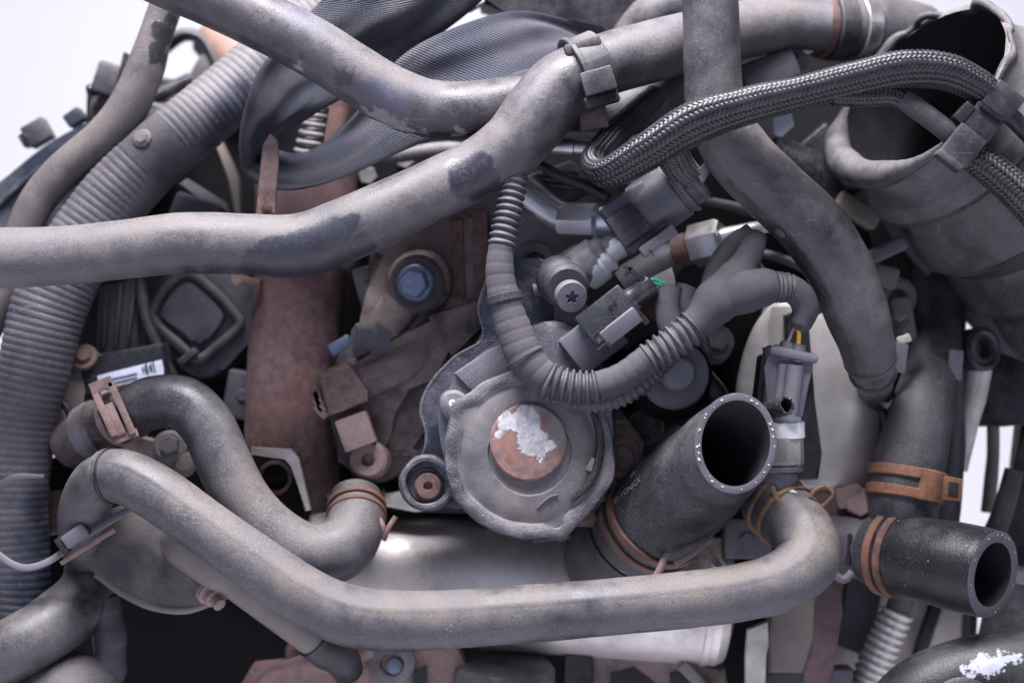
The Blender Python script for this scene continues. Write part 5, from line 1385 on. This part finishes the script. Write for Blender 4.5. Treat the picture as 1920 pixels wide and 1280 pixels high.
q = B(); hexhead(q, P(1514, 92, -130), D(0, 0.3, 1), 13, 8); q.obj('nut', 'alu', gb)
tag(B().prism([(1450, 215), (1480, 190), (1490, 235), (1462, 262), (1450, 250)], -160, 14, 4).obj('pale_glimpse', 'label'), 'bluish white tab glimpsed below the braided sleeve', 'tab')
tag(B().tube(Curve([(1440, 290, -170, 40), (1520, 330, -180, 46), (1570, 400, -200, 46), (1600, 480, -220, 40)])).obj('dark_pipe', 'plastic_black'), 'dark pipe in shadow behind the thick descending hose', 'pipe')
q = B()
q.lathe(P(1682, 558, -190), D(0.2, 0, 1), [(40, -20), (40, 4), (30, 8), (18, 4), (14, -8)], 32)
tag(q.obj('bearing_ring', 'cast'), 'dirty bearing ring in the gap above the lilac clip', 'ring')

# ================================================================= loose wires, small hoses and bolts in the gaps
for nm, pts, mt, lb, ct in (
    ('black_cable', [(1290, 660, -40, 20), (1318, 705, -20, 21), (1345, 742, -10, 21), (1350, 800, -40, 20)], 'hose_black', 'short black cable behind the round cap and the large cut hose', 'cable'),
    ('black_cable', [(735, 690, -150, 9), (748, 760, -130, 9), (740, 830, -120, 9), (752, 900, -130, 9)], 'hose_black', 'thin black cable dropping between the rusty bracket and the pump', 'cable'),
    ('black_cable', [(262, 520, -200, 11), (272, 590, -190, 11), (300, 660, -190, 11), (330, 720, -200, 11)], 'hose_black', 'thin black cable between the ribbed sensor box and moulded cover', 'cable'),
    ('black_cable', [(1000, 300, -60, 10), (1050, 330, -50, 11), (1100, 350, -40, 12), (1140, 372, -30, 12)], 'hose_black', 'thin black cable under the start of the braided sleeve', 'cable'),
    ('vacuum_line', [(1390, 470, -140, 9), (1450, 480, -130, 9), (1510, 505, -130, 9), (1560, 560, -150, 9)], 'plastic', 'thin dusty line passing behind the taped harness end', 'pipe'),
    ('black_cable', [(1600, 700, -170, 12), (1650, 760, -150, 12), (1660, 830, -150, 12), (1640, 900, -170, 12)], 'hose_black', 'black cable hanging between the pale can and upright hose', 'cable'),
    ('oil_line', [(1000, 1010, -130, 8), (1080, 1004, -120, 8), (1140, 1016, -120, 8), (1180, 1050, -130, 8)], 'hose_black', 'thin black line above the sticker on the metal cylinder', 'pipe')):
    tag(B().tube(Curve(pts), seg=18, lump=0.03).obj(nm, mt), lb, ct)
for x, y, d, r, mt, lb in (
    (655, 470, -170, 18, 'cast', 'dirty bolt head between the rusty column and bolted bracket'),
    (1240, 575, -20, 20, 'rust', 'brown bolt head behind the taped branch of the harness'),
    (1345, 640, -120, 22, 'cast', 'grey bolt head in the dark under the taped harness'),
    (1210, 800, -110, 24, 'bracket', 'oily bolt head between the pump and large cut hose'),
    (1600, 330, -150, 20, 'cast', 'grey bolt head left of the bellows lip'),
    (560, 1225, -200, 20, 'rust_pink', 'rusty bolt head below the end of the tan pipe')):
    t = thing('hex_bolt', lb, 'bolt', P(x, y + r, d))
    ax = D(random.uniform(-0.3, 0.3), random.uniform(-0.1, 0.4), 1)
    B().lathe(P(x, y, d), ax, [(r * 1.5, -60), (r * 1.5, -2), (r * 1.35, 3), (r, 4)], 28).obj('washer', mt, t)
    q = B(); hexhead(q, P(x, y, d + 3), ax, r, r * 0.8, turn=random.random()); q.obj('head', mt, t)

for nm, pts, mt, lb, ct in (
    ('dark_pipe', [(120, 300, -360, 15), (200, 250, -360, 15), (280, 190, -370, 15), (360, 150, -380, 15)], 'plastic_black', 'dark pipe behind the old brown hose and conduit', 'pipe'),
    ('dark_pipe', [(300, 300, -340, 18), (340, 250, -340, 18), (400, 215, -350, 18), (460, 200, -360, 18)], 'cover_blue', 'blue-black pipe tucked under the corrugated conduit', 'pipe'),
    ('steel_tube', [(690, 300, -230, 14), (760, 290, -220, 14), (850, 280, -220, 14), (920, 300, -230, 14)], 'cast', 'dirty steel tube in the gap above the peeled hose', 'tube')):
    tag(B().tube(Curve(pts), seg=18, lump=0.03).obj(nm, mt), lb, ct)
for x, y, d, w, h, rot, mt, lb in (
    (270, 250, -330, 70, 34, 30, 'plastic', 'small dusty bracket behind the brown hose bend'),
    (250, 440, -240, 80, 40, -15, 'plastic_mid', 'grey bracket hidden beside the conduit above the peeled hose'),
    (690, 540, -170, 40, 80, 15, 'cast', 'dirty cast tab left of the blued bolt'),
    (455, 740, -260, 60, 90, -10, 'plastic_mid', 'grey tab in the dark left of the rusty column'),
    (1240, 850, -140, 110, 70, 25, 'bracket', 'oily bracket in the gap between the pump and cut hose'),
    (1400, 1010, -160, 90, 70, 0, 'plastic_mid', 'grey bracket in the gap between the two clamped hose ends')):
    q = B().box(x, y, d, w, h, 50, rot=rot, bevel=6, seg=3)
    hexhead(q, P(x, y, d + 24), FACE, 13, 9, turn=0.4)
    tag(q.obj('small_bracket', mt), lb, 'bracket')

rm = thing('rear_machinery', 'dark blurred machinery behind the old brown hose bend', 'engine part', P(230, 330, -360))
B().prism([(140, 330), (172, 236), (160, 170), (205, 128), (250, 112), (268, 175), (335, 160), (345, 250), (240, 350)], -365, 80, 12).obj('housing', 'plastic_black', rm)
B().lathe(P(195, 205, -355), D(-0.3, 0.2, 1), [(34, -20), (34, 2), (28, 8), (12, 9)], 28).obj('cap', 'plastic', rm)
B().tube(Curve([(150, 250, -345, 9), (190, 240, -340, 9), (240, 200, -340, 9), (320, 205, -350, 9)]), seg=14).obj('pipe', 'cover_blue', rm)
B().box(300, 215, -340, 60, 26, 30, rot=20, bevel=5).obj('tab', 'plastic', rm)
